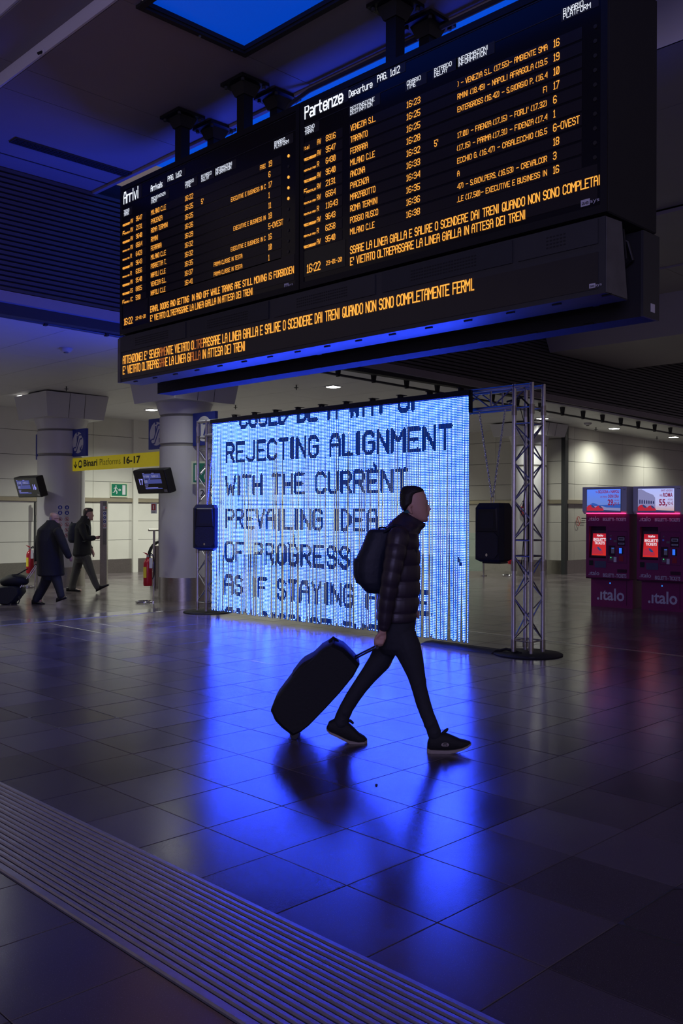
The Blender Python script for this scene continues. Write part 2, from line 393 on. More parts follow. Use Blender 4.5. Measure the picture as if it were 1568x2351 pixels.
# louvred fascia between the high and the low ceiling
fas=MB().box(3,34,10.86,11.0,4.02,6.0).obj('wall_fascia',M_GAP); tag(fas,kind='structure')
def fz(X): return 4.17-.010*(X-5)
nsl=24; XA,XB=3.0,34.0
for k in range(nsl):
    za=.12+(5.8-.12-4.17)/nsl*k; h=(5.8-.12-4.17)/nsl
    def zz(X,f): 
        b0=fz(X); return b0+.12+(5.80-b0-.12)*(k+f)/nsl
    MB().hexa([(XA,10.80,zz(XA,.20)),(XB,10.80,zz(XB,.20)),(XB,10.86,zz(XB,.05)),(XA,10.86,zz(XA,.05)),(XA,10.80,zz(XA,.82)),(XB,10.80,zz(XB,.82)),(XB,10.86,zz(XB,.92)),(XA,10.86,zz(XA,.92))]).obj('slat',M_SLAT,fas,fix=False)
MB().hexa([(XA,10.78,fz(XA)-.01),(XB,10.78,fz(XB)-.01),(XB,11.0,fz(XB)-.01),(XA,11.0,fz(XA)-.01),(XA,10.78,fz(XA)+.12),(XB,10.78,fz(XB)+.12),(XB,11.0,fz(XB)+.12),(XA,11.0,fz(XA)+.12)]).obj('fascia_edge',M_CEILD,fas)
# cable rail hung on brackets under the fascia
tr=thing('cable_rail','long dark cable rail on brackets along the edge of the low ceiling','cable rail')
MB().cyl((3,11.03,lowz(3)-.19),(34,11.03,lowz(34)-.13),.022,n=8).obj('rail',M_DGREY,tr)
x=4.7
while x<33.5:
    z=lowz(x)-.19+.06*(x-3)/31
    b=MB(); b.hexa([(x-.02,11.0,z-.03),(x+.02,11.0,z-.03),(x+.02,11.06,z-.03),(x-.02,11.06,z-.03),(x-.045,10.99,lowz(x)-.005),(x+.045,10.99,lowz(x)-.005),(x+.045,11.07,lowz(x)-.005),(x-.045,11.07,lowz(x)-.005)])
    b.obj('bracket',M_BLACKM,tr); x+=.88
# high ceiling of the main hall
hc=thing('ceiling_high',kind='structure')
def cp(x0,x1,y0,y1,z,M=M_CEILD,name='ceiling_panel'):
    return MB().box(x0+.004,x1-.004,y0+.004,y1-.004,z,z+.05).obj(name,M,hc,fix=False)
SKX0,SKX1,SKY0,SKY1=4.12,5.28,2.2,6.59
ys=[2.2,6.59,8.28,8.79,10.85]  # ceiling left open nearer the camera so the added lamp reaches the beam
for a,c in zip(ys,ys[1:]):
    if a==2.2:
        cp(3.98,SKX0,a,c,5.8); cp(SKX1,6.15,a,c,5.8)
    else: cp(3.98,6.15,a,c,5.8)
# step face and lower beam at the left
MB().box(3.955,3.975,-4,10.85,5.8,5.94).obj('beam_face',M_BEAM,hc)
for a,c in ((-4,2.5),(2.5,8.5),(8.5,10.85)): cp(3.52,3.96,a,c,5.93,M_CEILD,'beam_soffit')
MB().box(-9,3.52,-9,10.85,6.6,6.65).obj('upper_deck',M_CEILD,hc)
MB().box(3.50,3.52,-4,10.85,5.94,6.6).obj('beam_side',M_BEAM,hc)
# cove slot behind the board, lit blue from above
MB().box(6.17,7.83,4.35,10.85,6.42,6.5).obj('cove_back',M_COVE,hc); MB().box(6.17,7.83,-4,4.34,6.42,6.5).obj('cove_back',M_CEILD,hc)
MB().box(6.17,7.83,4.30,4.34,5.9,6.42).obj('cove_divider',M_CEILD,hc)
MB().box(6.15,6.17,4.34,10.85,5.85,6.42).obj('cove_side',M_CEILD,hc)
MB().box(6.11,6.16,2.2,10.85,5.77,5.82).obj('cove_edge',M_CEILD,hc)
MB().box(7.83,7.85,-4,10.85,5.8,6.42).obj('cove_side',M_BEAM,hc)
edges=[7.83,9.04,11.22,12.2,13.6,14.93,17.0,20.2,26,34]
for i,(a,c) in enumerate(zip(edges,edges[1:])):
    z=5.8+(.07 if i in (2,) else 0)+(.03 if i==4 else 0)
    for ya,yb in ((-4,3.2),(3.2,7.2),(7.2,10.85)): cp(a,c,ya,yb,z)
MB().box(7.86,34,-4,10.85,5.96,6.0).obj('gap_light_block',M_GAP,hc); MB().box(3.98,6.14,SKY1+.01,10.85,5.855,5.87).obj('gap_light_block',M_GAP,hc); MB().box(SKX1+.01,6.14,2.2,SKY1,5.855,5.87).obj('gap_light_block',M_GAP,hc)  # added dark backing keeps world light out of the panel gaps
# dropped bulkhead over the ticket machines
MB().hexa([(17.0,2,5.06),(20.2,2,5.06),(20.2,10.79,5.06),(17.0,10.79,5.06),(16.6,2,5.8),(20.2,2,5.8),(20.2,10.79,5.8),(16.6,10.79,5.8)]).obj('bulkhead',M_CEILD,hc)
# skylight: black frame, deep reveal and glowing blue glass
sk=thing('skylight','blue glowing square skylight with a black frame in the high ceiling','skylight')
b=MB(); f=.055; SKX0+=f; SKX1-=f; SKY0+=f; SKY1-=f
for q in ((SKX0-f,SKX0,SKY0-f,SKY1+f),(SKX1,SKX1+f,SKY0-f,SKY1+f),(SKX0,SKX1,SKY0-f,SKY0),(SKX0,SKX1,SKY1,SKY1+f)): b.box(*q,5.775,5.80)
b.obj('frame',M_BLACKM,sk)
b=MB(); r=.012
for q in ((SKX0,SKX0+r,SKY0,SKY1),(SKX1-r,SKX1,SKY0,SKY1),(SKX0,SKX1,SKY0,SKY0+r),(SKX0,SKX1,SKY1-r,SKY1)): b.box(*q,5.80,5.84)
b.obj('reveal',M_BLACKM,sk)
MB().box(SKX0,SKX1,SKY0,SKY1,5.84,5.86).obj('glass',M_SKYL,sk)
for X,Y in ((4.75,6.565),(5.1,6.565)):
    MB().cyl((X,Y,5.775),(X,Y,5.762),.014,n=8).obj('screw',M_STEEL,sk)
# air grille
gr=thing('air_grille','long slotted black air grille in the high ceiling left of the arrivals board','grille')
MB().box(4.62,6.12,9.84,10.02,5.785,5.797).obj('grille_plate',M_DGREY,gr)
b=MB()
for r in range(3):
    for k in range(34): b.box(4.64+k*.0437,4.672+k*.0437,9.855+r*.053,9.895+r*.053,5.781,5.786)
tag(b.obj('grille_slots',M_BLACKM,gr),kind='stuff')
tag(MB().box(4.55,10.6,10.40,10.42,5.795,5.80).obj('trim_3',M_GAP),kind='structure')
# small nozzle on the beam face
nz=thing('beam_nozzle','small round nozzle on the pale beam at the top left','nozzle',(3.95,*on(99,120,0,3.95)[1:]))
MB().cyl((.0,0,0),(-.012,0,0),.028,n=14).obj('flange',M_BEAM,nz); MB().cyl((-.012,0,0),(-.05,0,-.03),.012,n=10).obj('nozzle_tip',M_BLACKM,nz)

# downlights
for k,(X,Y) in enumerate(DOWN):
    lab={0:'square recessed downlight hidden above the arrivals board end',1:'bright square downlight right of centre above the glowing curtain',3:'square downlight half hidden behind the right truss tower',4:'square downlight above the ticket machines, left of the pair at right',
         5:'square downlight at the far right edge of the low ceiling',6:'square downlight at the far left of the low ceiling',7:'square downlight beside the capital of the large column',2:'square downlight behind the top of the curtain, between its middle and right end',8:'square downlight far back behind the middle of the curtain',9:'square downlight in the far right corner behind the truss tower',10:'square downlight beyond the left edge above the left wall',11:'square downlight nearest the cable rail at the far left'}[k]
    z=lowz(X); t=thing('ceiling_light',lab,'light',(X,Y,z),0,'square downlights in the low ceiling')
    MB().box(-.13,.13,-.13,.13,-.012,-.0005).obj('trim_ring',M_CEIL,t)
    MB().box(-.10,.10,-.10,.10,-.020,-.012).obj('diffuser',M_LAMP,t)
# sprinklers
for k,(X,Y,l) in enumerate([(9.09,17.07,'above the left column'),(11.94,13.29,'left of the bright downlight'),(13.08,16.64,'beside the capital of the large column'),(22.01,12.54,'beside the left of the two right downlights'),(25.19,12.39,'beside the last downlight at right')]):
    z=lowz(X); t=thing('sprinkler','small ceiling sprinkler head '+l,'sprinkler',(X,Y,z),0,'sprinkler heads')
    MB().cyl((0,0,0),(0,0,-.05),.012,n=8).obj('stem',M_DGREY,t); MB().cyl((0,0,-.05),(0,0,-.058),.045,n=12).obj('deflector',M_DGREY,t); MB().cyl((0,0,-.058),(0,0,-.10),.014,.006,n=8).obj('bulb',M_DGREY,t)
for X,Y,l in ((7.08,13.31,'pale round smoke detector on the blue lit ceiling at left'),(21.0,12.2,'pale round smoke detector near the right downlights'),(15.29,11.7,'pale round smoke detector above the top of the curtain')):
    z=lowz(X); t=thing('smoke_detector',l,'detector',(X,Y,z),0,'smoke detectors'); MB().lathe([(.10,0),(.10,-.02),(.075,-.05),(.03,-.06)],20).obj('detector_body',M_CEIL,t,True); MB().lathe([(.04,-.06),(.035,-.075),(.01,-.078)],14).obj('sensor',M_PLAST,t,True)

# ================================================================== COLUMNS
def column(cx,cy,r,label):
    t=thing('column',label,'column',(cx,cy,0),0,'round columns with square capitals'); zt=lowz(cx)-.002
    MB().lathe([(r,.42),(r,2.80)],48).obj('shaft',M_COLP,t,True)
    MB().lathe([(r-.008,2.80),(r-.02,2.83),(r-.008,2.86)],48).obj('groove_ring',M_PLAST,t,True)
    MB().lathe([(r,2.86),(r,3.34)],48).obj('collar',M_COLP,t,True)
    MB().lathe([(r-.008,3.34),(r-.02,3.36),(r-.008,3.385)],48).obj('groove_ring',M_PLAST,t,True)
    MB().lathe([(r,3.385),(r+.07,3.60),(r+.12,3.615)],48).obj('neck',M_COLP,t,True)
    h,g2=.655,.73
    b=MB().hexa([(-h,-h,3.60),(h,-h,3.60),(h,h,3.60),(-h,h,3.60),(-g2,-g2,zt-.02),(g2,-g2,zt-.02),(g2,g2,zt-.02),(-g2,g2,zt-.02)]); b.obj('capital',M_COLP,t)
    for sx in (-1,1): MB().hexa([(sx*.18-.004,-h-.003,3.60),(sx*.18+.004,-h-.003,3.60),(sx*.18+.004,-h,3.6),(sx*.18-.004,-h,3.6),(sx*.18-.004,-g2-.003,zt-.02),(sx*.18+.004,-g2-.003,zt-.02),(sx*.18+.004,-g2,zt-.02),(sx*.18-.004,-g2,zt-.02)]).obj('capital_joint',M_GAP,t)
    MB().lathe([(r+.012,0),(r+.012,.42)],48).obj('steel_base',M_STEEL,t,True)
    a=math.radians(-62); MB().cyl((r*math.cos(a),r*math.sin(a),.42),(r*math.cos(a),r*math.sin(a),2.80),.004,n=6).obj('shaft_joint',M_GAP,t)
    a=math.radians(148); MB().cyl((r*math.cos(a)+.0,r*math.sin(a),.02),(r*math.cos(a),r*math.sin(a),2.2),.013,n=8).obj('conduit',M_PLAST,t)
    return t
column(9.85,14.05,.45,'large round column with a square capital behind the left truss tower')
col_left=column(9.72,18.47,.50,'round column at far left with pictogram stickers behind the two walking men')
column(20.3,13.5,.45,'round column seen through the right truss tower')

# ================================================================== SIGNS ON THE COLUMNS
def flat(name,label,cat,org,rz,group=None): return thing(name,label,cat,org,rz,group)
R90=-PI/2     # faces -X, its right hand towards -Y
# yellow platform sign
s=flat('platform_sign','long yellow Binari Platforms 16-17 sign between the two left columns','sign',(9.72,18.0,2.48),R90)
MB().box(0,3.5,0,.06,0,.272).obj('sign_box',M_YEL,s)
b=MB(); b.box(.145,.165,-.003,0,.06,.20); b.prism_y([(.155,.05),(.08,.125),(.10,.14),(.155,.085),(.21,.14),(.23,.125)],-.003,0); b.obj('arrow',M_INK,s)
MB().disc_y(.36,.135,.085,-.003,0,24).obj('train_roundel',M_INK,s)
b=MB(); b.prism_y([(.30,.10),(.315,.18),(.39,.19),(.415,.16),(.415,.10),(.39,.10),(.385,.125),(.36,.10)],-.005,-.003); b.obj('train_icon',M_YEL,s)
text('sign_text','Binari',.50,.085,.135,M_INK,s,width=.56,y=-.003,bold=.028)
text('sign_text','Platforms',1.16,.085,.135,M_INK,s,width=.80,y=-.003,bold=-.012)
text('sign_text','16-17',2.08,.085,.135,M_INK,s,width=.60,y=-.003,bold=.03)
def esc_icon(s,cx,cz,k,mt,flip=1):
    pts=[(-.22,-.27),(-.10,-.27),(.12,.17),(.24,.17),(.24,.24),(.08,.24),(-.14,-.20),(-.22,-.20)]
    b=MB()
    def seg(pl,w):
        for (ax,az),(bx,bz) in zip(pl,pl[1:]):
            dx,dz=bx-ax,bz-az; l=math.hypot(dx,dz); nx,nz=-dz/l*w,dx/l*w
            q=[(ax-nx,az-nz),(bx-nx,bz-nz),(bx+nx,bz+nz),(ax+nx,az+nz)]
            b.prism_y([(cx+flip*x*k,cz+z*k) for x,z in q],-.006,-.004)
    seg([(-.25,-.16),(-.30,-.20),(-.30,-.26),(-.25,-.30),(-.10,-.30),(.14,.12),(.24,.12),(.30,.16),(.30,.22),(.24,.26),(.08,.26),(-.14,-.16),(-.25,-.16)],.022)
    seg([(-.04,.24),(-.04,.02)],.03); b.disc_y(cx-flip*.04*k,cz+.32*k,.045*k,-.006,-.004,12)
    seg([(.30,-.10),(.16,-.26)],.02); seg([(.16,-.14),(.16,-.26),(.28,-.26)],.02)
    b.obj('pictogram',mt,s)
def blue_sign(label,Yl,wd,z0,z1,kind):
    s=flat('blue_sign',label,'sign',(9.72,Yl,z0),R90,'blue square signs')
    MB().box(0,wd,0,.06,0,z1-z0).obj('sign_panel',M_BLUE,s)
    MB().disc_y(wd/2,(z1-z0)/2,.225,-.004,0,32).obj('white_roundel',M_WHITE,s)
    if kind=='esc': esc_icon(s,wd/2,(z1-z0)/2,.62,M_BLUE)
    else: text('sign_text','17',wd/2,(z1-z0)/2-.12,.24,M_BLUE,s,width=.26,y=-.006,bold=.02,align='C')
blue_sign('square blue escalator sign on the right side of the left column',18.06,.64,2.785,3.365,'esc')
blue_sign('blue escalator sign half hidden behind the large column',15.04,.55,2.80,3.38,'esc')
blue_sign('blue square sign with a 17 roundel above the left truss tower',13.60,.66,2.80,3.385,'17')
blue_sign('blue sign seen as a thin strip at the left side of the left column',19.66,.66,2.79,3.36,'esc')
# round hooded monitors, tilted towards the hall
def monitor(num,loc,label,left_num):
    t=thing('platform_monitor',label,'monitor',loc,R90+.06,'tilted platform monitors')
    tl=math.radians(17); cz,sz=math.cos(tl),math.sin(tl); W,H,Dp=.92,.43,.16
    def rot(me_obj):
        for v in me_obj.data.vertices:
            x,y,z=v.co; v.co=(x,y*cz-z*sz,z*cz+y*sz)
        return me_obj
    # tilt about the bottom edge so that the top leans out to the viewer (-y)
    rot(MB().bevbox(0,W,0,Dp,0,H,.012).obj('housing',M_BLACK,t)); rot(MB().box(.02,W-.02,-.004,0,.02,H-.02).obj('screen_glass',M_GLASSB,t))
    sx=.28 if left_num else .10
    S1=emi('monitor_panel_glow',(.045,.055,.22),1.0,False); S2=emi('monitor_text_glow',(.30,.30,.95),1.0,False); S3=emi('monitor_letter_glow',(.35,.34,.50),.8,False)
    rot(MB().box(sx,sx+.50,-.006,-.004,.28,.365).obj('screen_band',S1,t)); rot(MB().box(sx,sx+.50,-.006,-.004,.185,.262).obj('screen_band',S1,t)); rot(MB().box(sx,sx+.48,-.006,-.004,.085,.105).obj('screen_band',S1,t))
    b=MB()
    for q in ((sx,sx+.05,.370,.376),(sx+.26,sx+.33,.370,.376),(sx,sx+.03,.268,.274),(sx+.15,sx+.19,.268,.274),(sx,sx+.10,.158,.166),(sx,sx+.08,.132,.137),(sx,sx+.36,.108,.114)): b.box(q[0],q[1],-.007,-.006,q[2],q[3])
    rot(b.obj('screen_lines',S2,t))
    b=MB(); led(b,'AV 9540',sx+.02,.30,.035,.15,y=-.008); led(b,'MILANO C.LE',sx+.25,.30,.035,.19,y=-.008); led(b,'16:28',sx+.01,.205,.04,.08,y=-.008); rot(b.obj('screen_text',S3,t,fix=False))
    nx=.14 if left_num else .70
    rot(text('screen_number',num,nx,.17,.105,S2,t,width=.115,y=-.007,bold=.03))
    rot(MB().box(W-.13,W-.04,-.007,-.004,.03,.075).obj('sticker',M_PLAST,t)); 
    MB().cyl((W/2,Dp-.02,.10),(W/2,Dp+.10,.10),.03,n=10).obj('wall_arm',M_BLACK,t)
    return t
monitor('17',(8.98,14.23,1.93),'black tilted monitor showing 17 mounted on the large column',True)
monitor('16',(8.72,18.40,1.90),'black tilted monitor showing 16 mounted on the left column',False)
# running man exit sign helper
def exit_sign(label,org,rz,flip=1,w=.42,h=.30):
    t=thing('exit_sign',label,'sign',org,rz,'green exit signs')
    MB().box(0,w,0,.012,0,h).obj('sign_border',M_LUM,t); MB().box(.035,w-.035,-.003,0,.035,h-.035).obj('sign_panel',M_GREEN,t)
    b=MB(); X=lambda x:(w/2+flip*(x-.5)*(w-.10)); Z=lambda z:.05+z*(h-.10)
    def P(pl):
        q=[(X(x),Z(z)) for x,z in pl]
        b.prism_y(q if flip>0 else q[::-1],-.005,-.003)
    P([(.72,.05),(.95,.05),(.95,.95),(.72,.95)]); P([(.42,.46),(.52,.46),(.52,.36),(.64,.5),(.52,.64),(.52,.54),(.42,.54)])
    b.disc_y(X(.27),Z(.86),.018,-.005,-.003,12)
    P([(.18,.48),(.26,.48),(.32,.76),(.22,.76)]); P([(.22,.50),(.28,.50),(.38,.30),(.34,.12),(.29,.14),(.31,.28)]); P([(.19,.52),(.24,.48),(.18,.28),(.04,.22),(.04,.29),(.14,.33)]); P([(.30,.74),(.33,.70),(.42,.58),(.38,.55)]); P([(.22,.74),(.24,.68),(.12,.60),(.10,.66)])
    b.obj('running_man',M_WHITE,t); return t
p=on(253,1145,1,21.28); exit_sign('green running man exit sign on the left wall beside the yellow sign',(p.x,21.27,2.0),0,1,.52,.38)
exit_sign('green running man exit sign on the large column behind the left truss tower',(9.64,13.53,2.11),YAW-PI/2,-1,.38,.41)
t=thing('column_number','black number 26 on a small plate at the large column behind the truss','number',(9.76,13.42,1.90),YAW-PI/2)
MB().box(-.02,.17,-.001,.004,-.02,.13).obj('number_plate',M_COLP,t); text('sign_text','26',0,0,.11,M_INK,t,width=.14,y=-.003,bold=.02)
# fire extinguisher sign on edge of the large column
t=thing('extinguisher_sign','small red and white fire extinguisher sign at the left edge of the large column','sign',(9.44,14.52,1.58),R90+.1)
MB().box(0,.16,0,.01,0,.20).obj('sign_plate',M_WHITE,t); MB().box(.025,.135,-.002,0,.06,.175).obj('sign_panel',M_REDP,t); MB().bevbox(.065,.095,-.004,-.002,.075,.155,.001).obj('sign_icon',M_WHITE,t); MB().box(.03,.13,-.002,0,.022,.032).obj('sign_text',M_INK,t)
# pictogram stickers on the left column
def onc(az,z,rr,depth): # point on column surface
    r=.503+depth; return (r*math.cos(az),r*math.sin(az),z)
def curved(b,a0,z0,pts,depth):
    v=[onc(a0+x/.5,z0+z,0,depth) for x,z in pts]; b.add(v,[tuple(range(len(v)))])
M_PB=mat('blue_pictogram',(.01,.03,.28),.5,0,0)
a_c=math.radians(-112)
b=MB(); k=9
for i in range(k):
    xa,xb=-.14+.28*i/k,-.14+.28*(i+1)/k; curved(b,a_c,1.10,[(xa,0),(xb,0),(xb,.68),(xa,.68)],.001)
t=b.obj('pictogram_poster',mat('poster_sheet',(.56,.56,.55),.45,0,.03),col_left)
t['label']='white sticker sheet of blue and red pictograms'
def rnd(b,x,z,r,d,n=18,ri=0):
    if ri:
        for i in range(n):
            t0,t1=2*PI*i/n,2*PI*(i+1)/n
            curved(b,a_c,1.10,[(x+r*math.cos(t0),z+r*math.sin(t0)),(x+r*math.cos(t1),z+r*math.sin(t1)),(x+ri*math.cos(t1),z+ri*math.sin(t1)),(x+ri*math.cos(t0),z+ri*math.sin(t0))],d)
    else: curved(b,a_c,1.10,[(x+r*math.cos(2*PI*i/n),z+r*math.sin(2*PI*i/n)) for i in range(n)],d)
for row in range(6):
    for cxx in (-.07,.07):
        z=.60-.115*row-(.0 if row<2 else .02)
        if row<2:
            b=MB(); rnd(b,cxx,z,.044,.004); b.obj('blue_roundel',M_PB,t,fix=False)
            b=MB(); curved(b,a_c,1.10,[(cxx-.018,z-.02),(cxx+.018,z-.02),(cxx+.012,z+.012),(cxx-.012,z+.012)],.006); rnd(b,cxx,z+.02,.008,.006,8); b.obj('roundel_icon',M_WHITE,t,fix=False)
        else:
            b=MB(); rnd(b,cxx,z,.044,.004,18,.036); curved(b,a_c,1.10,[(cxx-.033,z+.027),(cxx-.027,z+.033),(cxx+.033,z-.027),(cxx+.027,z-.033)],.005); b.obj('red_ring',M_REDP,t,fix=False)
            b=MB(); curved(b,a_c,1.10,[(cxx-.012,z-.022),(cxx+.012,z-.022),(cxx+.006,z+.022),(cxx-.006,z+.022)],.003); b.obj('roundel_icon',M_INK,t,fix=False)
b=MB()
for z,xa,xb in ((.655,-.12,.12),(.525,-.11,-.03),(.525,.02,.11),(.41,.02,.11),(.425,-.12,.12)): curved(b,a_c,1.10,[(xa,z),(xb,z),(xb,z+.006),(xa,z+.006)],.003)
b.obj('poster_print',M_PLAST,t,fix=False)

# steel door post with stickers, left
t=thing('steel_post','slim steel post with blue stickers and a red beacon left of the yellow sign end','post',(10.35,17.75,0),-PI/4)
zt=on(243,1150,0,10.4).z+.0
MB().box(-.075,.075,-.05,.05,0,zt).obj('post_body',M_STEEL,t); MB().box(-.01,.075,-.056,-.05,zt-.95,zt-.02).obj('post_face',M_PLAST,t)
MB().box(.0,.05,-.085,-.056,zt-.19,zt-.11).obj('beacon_box',M_WHITE,t); MB().cyl((.05,-.07,zt-.15),(.075,-.07,zt-.15),.018,n=10).obj('beacon_lamp',M_RED,t)
MB().box(-.005,.065,-.058,-.056,zt-.60,zt-.22).obj('sticker_sheet',M_WHITE,t)
for k in range(4):
    MB().disc_y(.03,zt-.27-.09*k,.030,-.061,-.058,16).obj('sticker_roundel',M_PB if k<3 else M_REDP,t); MB().disc_y(.03,zt-.27-.09*k,.013 if k<3 else .022,-.063,-.061,12).obj('sticker_icon',M_WHITE,t)
# tall thin frame post left of column
t=thing('door_frame_post','thin dark frame post on the left wall between column and door','post',(on(80,1250,1,21.2).x,21.2,0)); MB().box(-.02,.02,-.02,.02,.36,1.85).obj('post_body',M_DGREY,t); MB().box(.0,.09,-.035,-.02,1.52,1.82).obj('notice',M_PLAST,t)

# fire extinguishers on stands
def extinguisher(loc,label,s=1.0):
    t=thing('fire_extinguisher',label,'extinguisher',loc,-PI/4,'fire extinguishers on stands')
    b=MB()
    ring=[(.15*math.cos(a)-.06,.15*math.sin(a),.02) for a in [2*PI*i/20*.93 for i in range(21)]]; b.tube(ring,.014,8); b.obj('base_ring',M_CHROME,t,True)
    MB().tube([(.09,0,.02),(.09,0,.05),(.09,.02,.12),(.09,.03,.78),(.07,.03,.84),(.02,.03,.84)],.012,8).obj('stand_pole',M_CHROME,t,True)
    MB().lathe([(.02,.30),(.07,.305),(.078,.33),(.078,.70),(.06,.755),(.028,.785),(.026,.81)],24,(0,-.03)).obj('cylinder',M_RED,t,True)
    b=MB()
    for i in range(4):
        a0,a1=math.radians(192+18*i),math.radians(192+18*(i+1)); b.add([(.0795*math.cos(a0),-.03+.0795*math.sin(a0),.45),(.0795*math.cos(a1),-.03+.0795*math.sin(a1),.45),(.0795*math.cos(a1),-.03+.0795*math.sin(a1),.64),(.0795*math.cos(a0),-.03+.0795*math.sin(a0),.64)],[(0,1,2,3)])
    b.obj('label_sheet',M_LABY,t,fix=False)
    MB().box(-.02,.02,-.05,-.01,.81,.85).obj('valve',M_CHROME,t); MB().hexa([(-.015,-.05,.85),(.015,-.05,.85),(.015,-.02,.85),(-.015,-.02,.85),(-.09,-.05,.90),(-.02,-.05,.88),(-.02,-.02,.88),(-.09,-.02,.90)]).obj('lever',M_RED,t)
    MB().tube([(.02,-.03,.83),(.06,-.05,.88),(.10,-.05,.84),(.12,-.04,.70),(.11,-.04,.50),(.09,-.05,.42)],.011,8).obj('hose',M_RUB,t,True)
    MB().box(.045,.10,-.125,-.12,.62,.80).obj('inspection_tag',M_WHITE,t)
    return t
extinguisher(tuple(on(340,1384,2,0))[:2]+(0,),'red fire extinguisher with yellow label on a chrome stand left of the large column')
extinguisher(tuple(on(70,1349,2,0))[:2]+(0,),'red fire extinguisher on a stand behind the trolley bag at far left')
extinguisher(tuple(on(1172,1322,2,0))[:2]+(0,),'red fire extinguisher on a stand partly hidden below the right speaker')
# escalator balustrade end behind the column
p=on(334,1345,2,0)
t=thing('escalator_balustrade','glass escalator balustrade with a black looped handrail left of the large column','balustrade',(p.x,p.y,0),math.radians(-8))
pts=[(1.6,0,.98),(.42,0,.98)]+[(.42-.34*math.sin(a),0,.64+.34*math.cos(a)) for a in [PI*i/12 for i in range(1,13)]]+[(.9,0,.30)]
MB().tube(pts,.036,10).obj('handrail',M_RUB,t,True)
MB().box(.36,1.6,-.008,.008,.30,.95).obj('glass_panel',M_GLASS,t); MB().box(.15,1.6,-.09,.09,0,.30).obj('skirt',M_STEEL,t)
MB().tube([(-.05,-.25,1.22),(.25,-.25,1.22),(1.4,-.25,1.22)],.025,8).obj('guard_rail',M_STEEL,t,True); MB().cyl((.08,-.25,0),(.08,-.25,1.22),.025,n=10).obj('guard_post',M_STEEL,t,True)
MB().box(.10,.30,-.30,-.22,0,.88).obj('control_pillar',M_STEEL,t)
p=on(1110,1322,2,0)
t=thing('glass_barrier','low glass barrier on a steel post behind the right speaker','barrier',(p.x,p.y,0),-PI/4)
MB().box(-.9,.0,-.006,.006,.12,1.1).obj('glass_panel',M_GLASS,t); MB().cyl((0,0,0),(0,0,1.1),.025,n=10).obj('barrier_post',M_STEEL,t,True); MB().cyl((-.9,0,0),(-.9,0,1.1),.025,n=10).obj('barrier_post',M_STEEL,t,True); MB().cyl((0,0,0),(0,0,.02),.09,n=16).obj('foot_plate',M_STEEL,t)

# ================================================================== DEPARTURE BOARDS  (local x = 9.1 - Y, local y = X - 5.5)
BX,BY=5.5,9.1
def bp(px,py,yo=0): 
    p=on(px,py,0,BX+yo); return BY-p.y,p.z
def put(mb,t,px,py,px1=None,cap=None,yo=0,zfix=None,**k):
    x,z=bp(px,py,yo); w_=(bp(px1,py,yo)[0]-x) if px1 else None
    led(mb,t,x,z if zfix is None else zfix,cap,w_,**k)
def board_unit(name,label,x0,x1,group):
    t=thing(name,label,'display board',(BX,BY,0),R90)
    MB().bevbox(x0+.006,x1-.006,.012,.70,3.60,5.27,.008).obj('housing',M_BLACKM,t)
    b=MB(); a,c=x0+.006,x1-.006
    for q in ((a,c,3.60,3.655),(a,c,5.215,5.27),(a,a+.05,3.655,5.215),(c-.05,c,3.655,5.215)): b.box(q[0],q[1],-.006,.012,q[2],q[3])
    b.obj('front_frame',M_BLACK,t)
    MB().box(a+.05,c-.05,.002,.012,3.655,5.215).obj('display_glass',M_GLASSB,t)
    for z in (5.045,5.20): MB().box(a+.05,c-.05,-.002,.002,z,z+.004).obj('frame_line',M_DGREY,t)
    return t
arr=board_unit('arrivals_board','black arrivals board, left half of the hanging display',0,3.02,None)
dep=board_unit('departures_board','black departures board, right half of the hanging display',3.02,6.05,None)

def row_z(px,py0,py1,n=10):
    z0=bp(px,py0)[1]; z1=bp(px,py1)[1]; return [z0+(z1-z0)*i/(n-1) for i in range(n)]
def board(t,rows,cols,zs,cap,capi,info_clip,logo_w):
    XL,XT,XN,XD,XH,XR,XI0,XI1,XP,Xdot=cols
    for i,(op,ty,nu,de,ti,dl,inf,al,pl,dot) in enumerate(rows):
        z=zs[i]
        MB().box(XL-.02,XN+.20,-.001,.002,z-.018,z+cap+.016).obj('row_window',M_ROWP,t,fix=False)
        MB().box(XD-.02,Xdot-.10,-.001,.002,z-.018,z+cap+.016).obj('row_window',M_ROWP,t,fix=False)
        b=MB()
        if op=='I': led(b,'italo',XL,z,cap*.62,.10,th=.16)
        elif op=='T': led(b,'TRENITALIA',XL+.03,z,cap*.36,logo_w-.05,th=.22,slant=.15); led(b,'F',XL,z,cap*.8,.03,th=.22,slant=.25)
        elif op=='P': led(b,'TRENITALIA TPER',XL,z+.002,cap*.30,logo_w-.02,th=.24,slant=.1)
        else: led(b,'FRECCIAROSSA',XL,z,cap*.42,logo_w-.02,th=.24,slant=.3)
        led(b,ty,XT,z+.002,cap*.9,.018*len(ty)*(cap/.047)*1.25); led(b,nu,XN,z,cap,len(nu)*cap*.62); 
        led(b,de,XD,z,cap); led(b,ti,XH,z,cap,cap*2.95)
        if dl: led(b,dl,XR,z,cap)
        if inf:
            if al=='R':
                _,tot=layout(inf,.34); wdt=tot*capi*.46; led(b,inf,XI1-wdt,z+.003,capi)
            elif al=='M': led(b,inf,XI0+.30,z+.003,capi)
            elif al=='W': led(b,inf,XI0,z+.003,capi,XI1-XI0)
            else: led(b,inf,XI0,z+.003,capi)
        led(b,pl,XP,z,cap*1.03)
        b.obj('train_row_text',M_AMBER,t,fix=False)
        for on_ in (dot,):
            MB().disc_y(Xdot,z+cap*.55,.014,-.004,.0,12).obj('status_lamp',M_AMBER if on_ else M_WIN,t,fix=False)
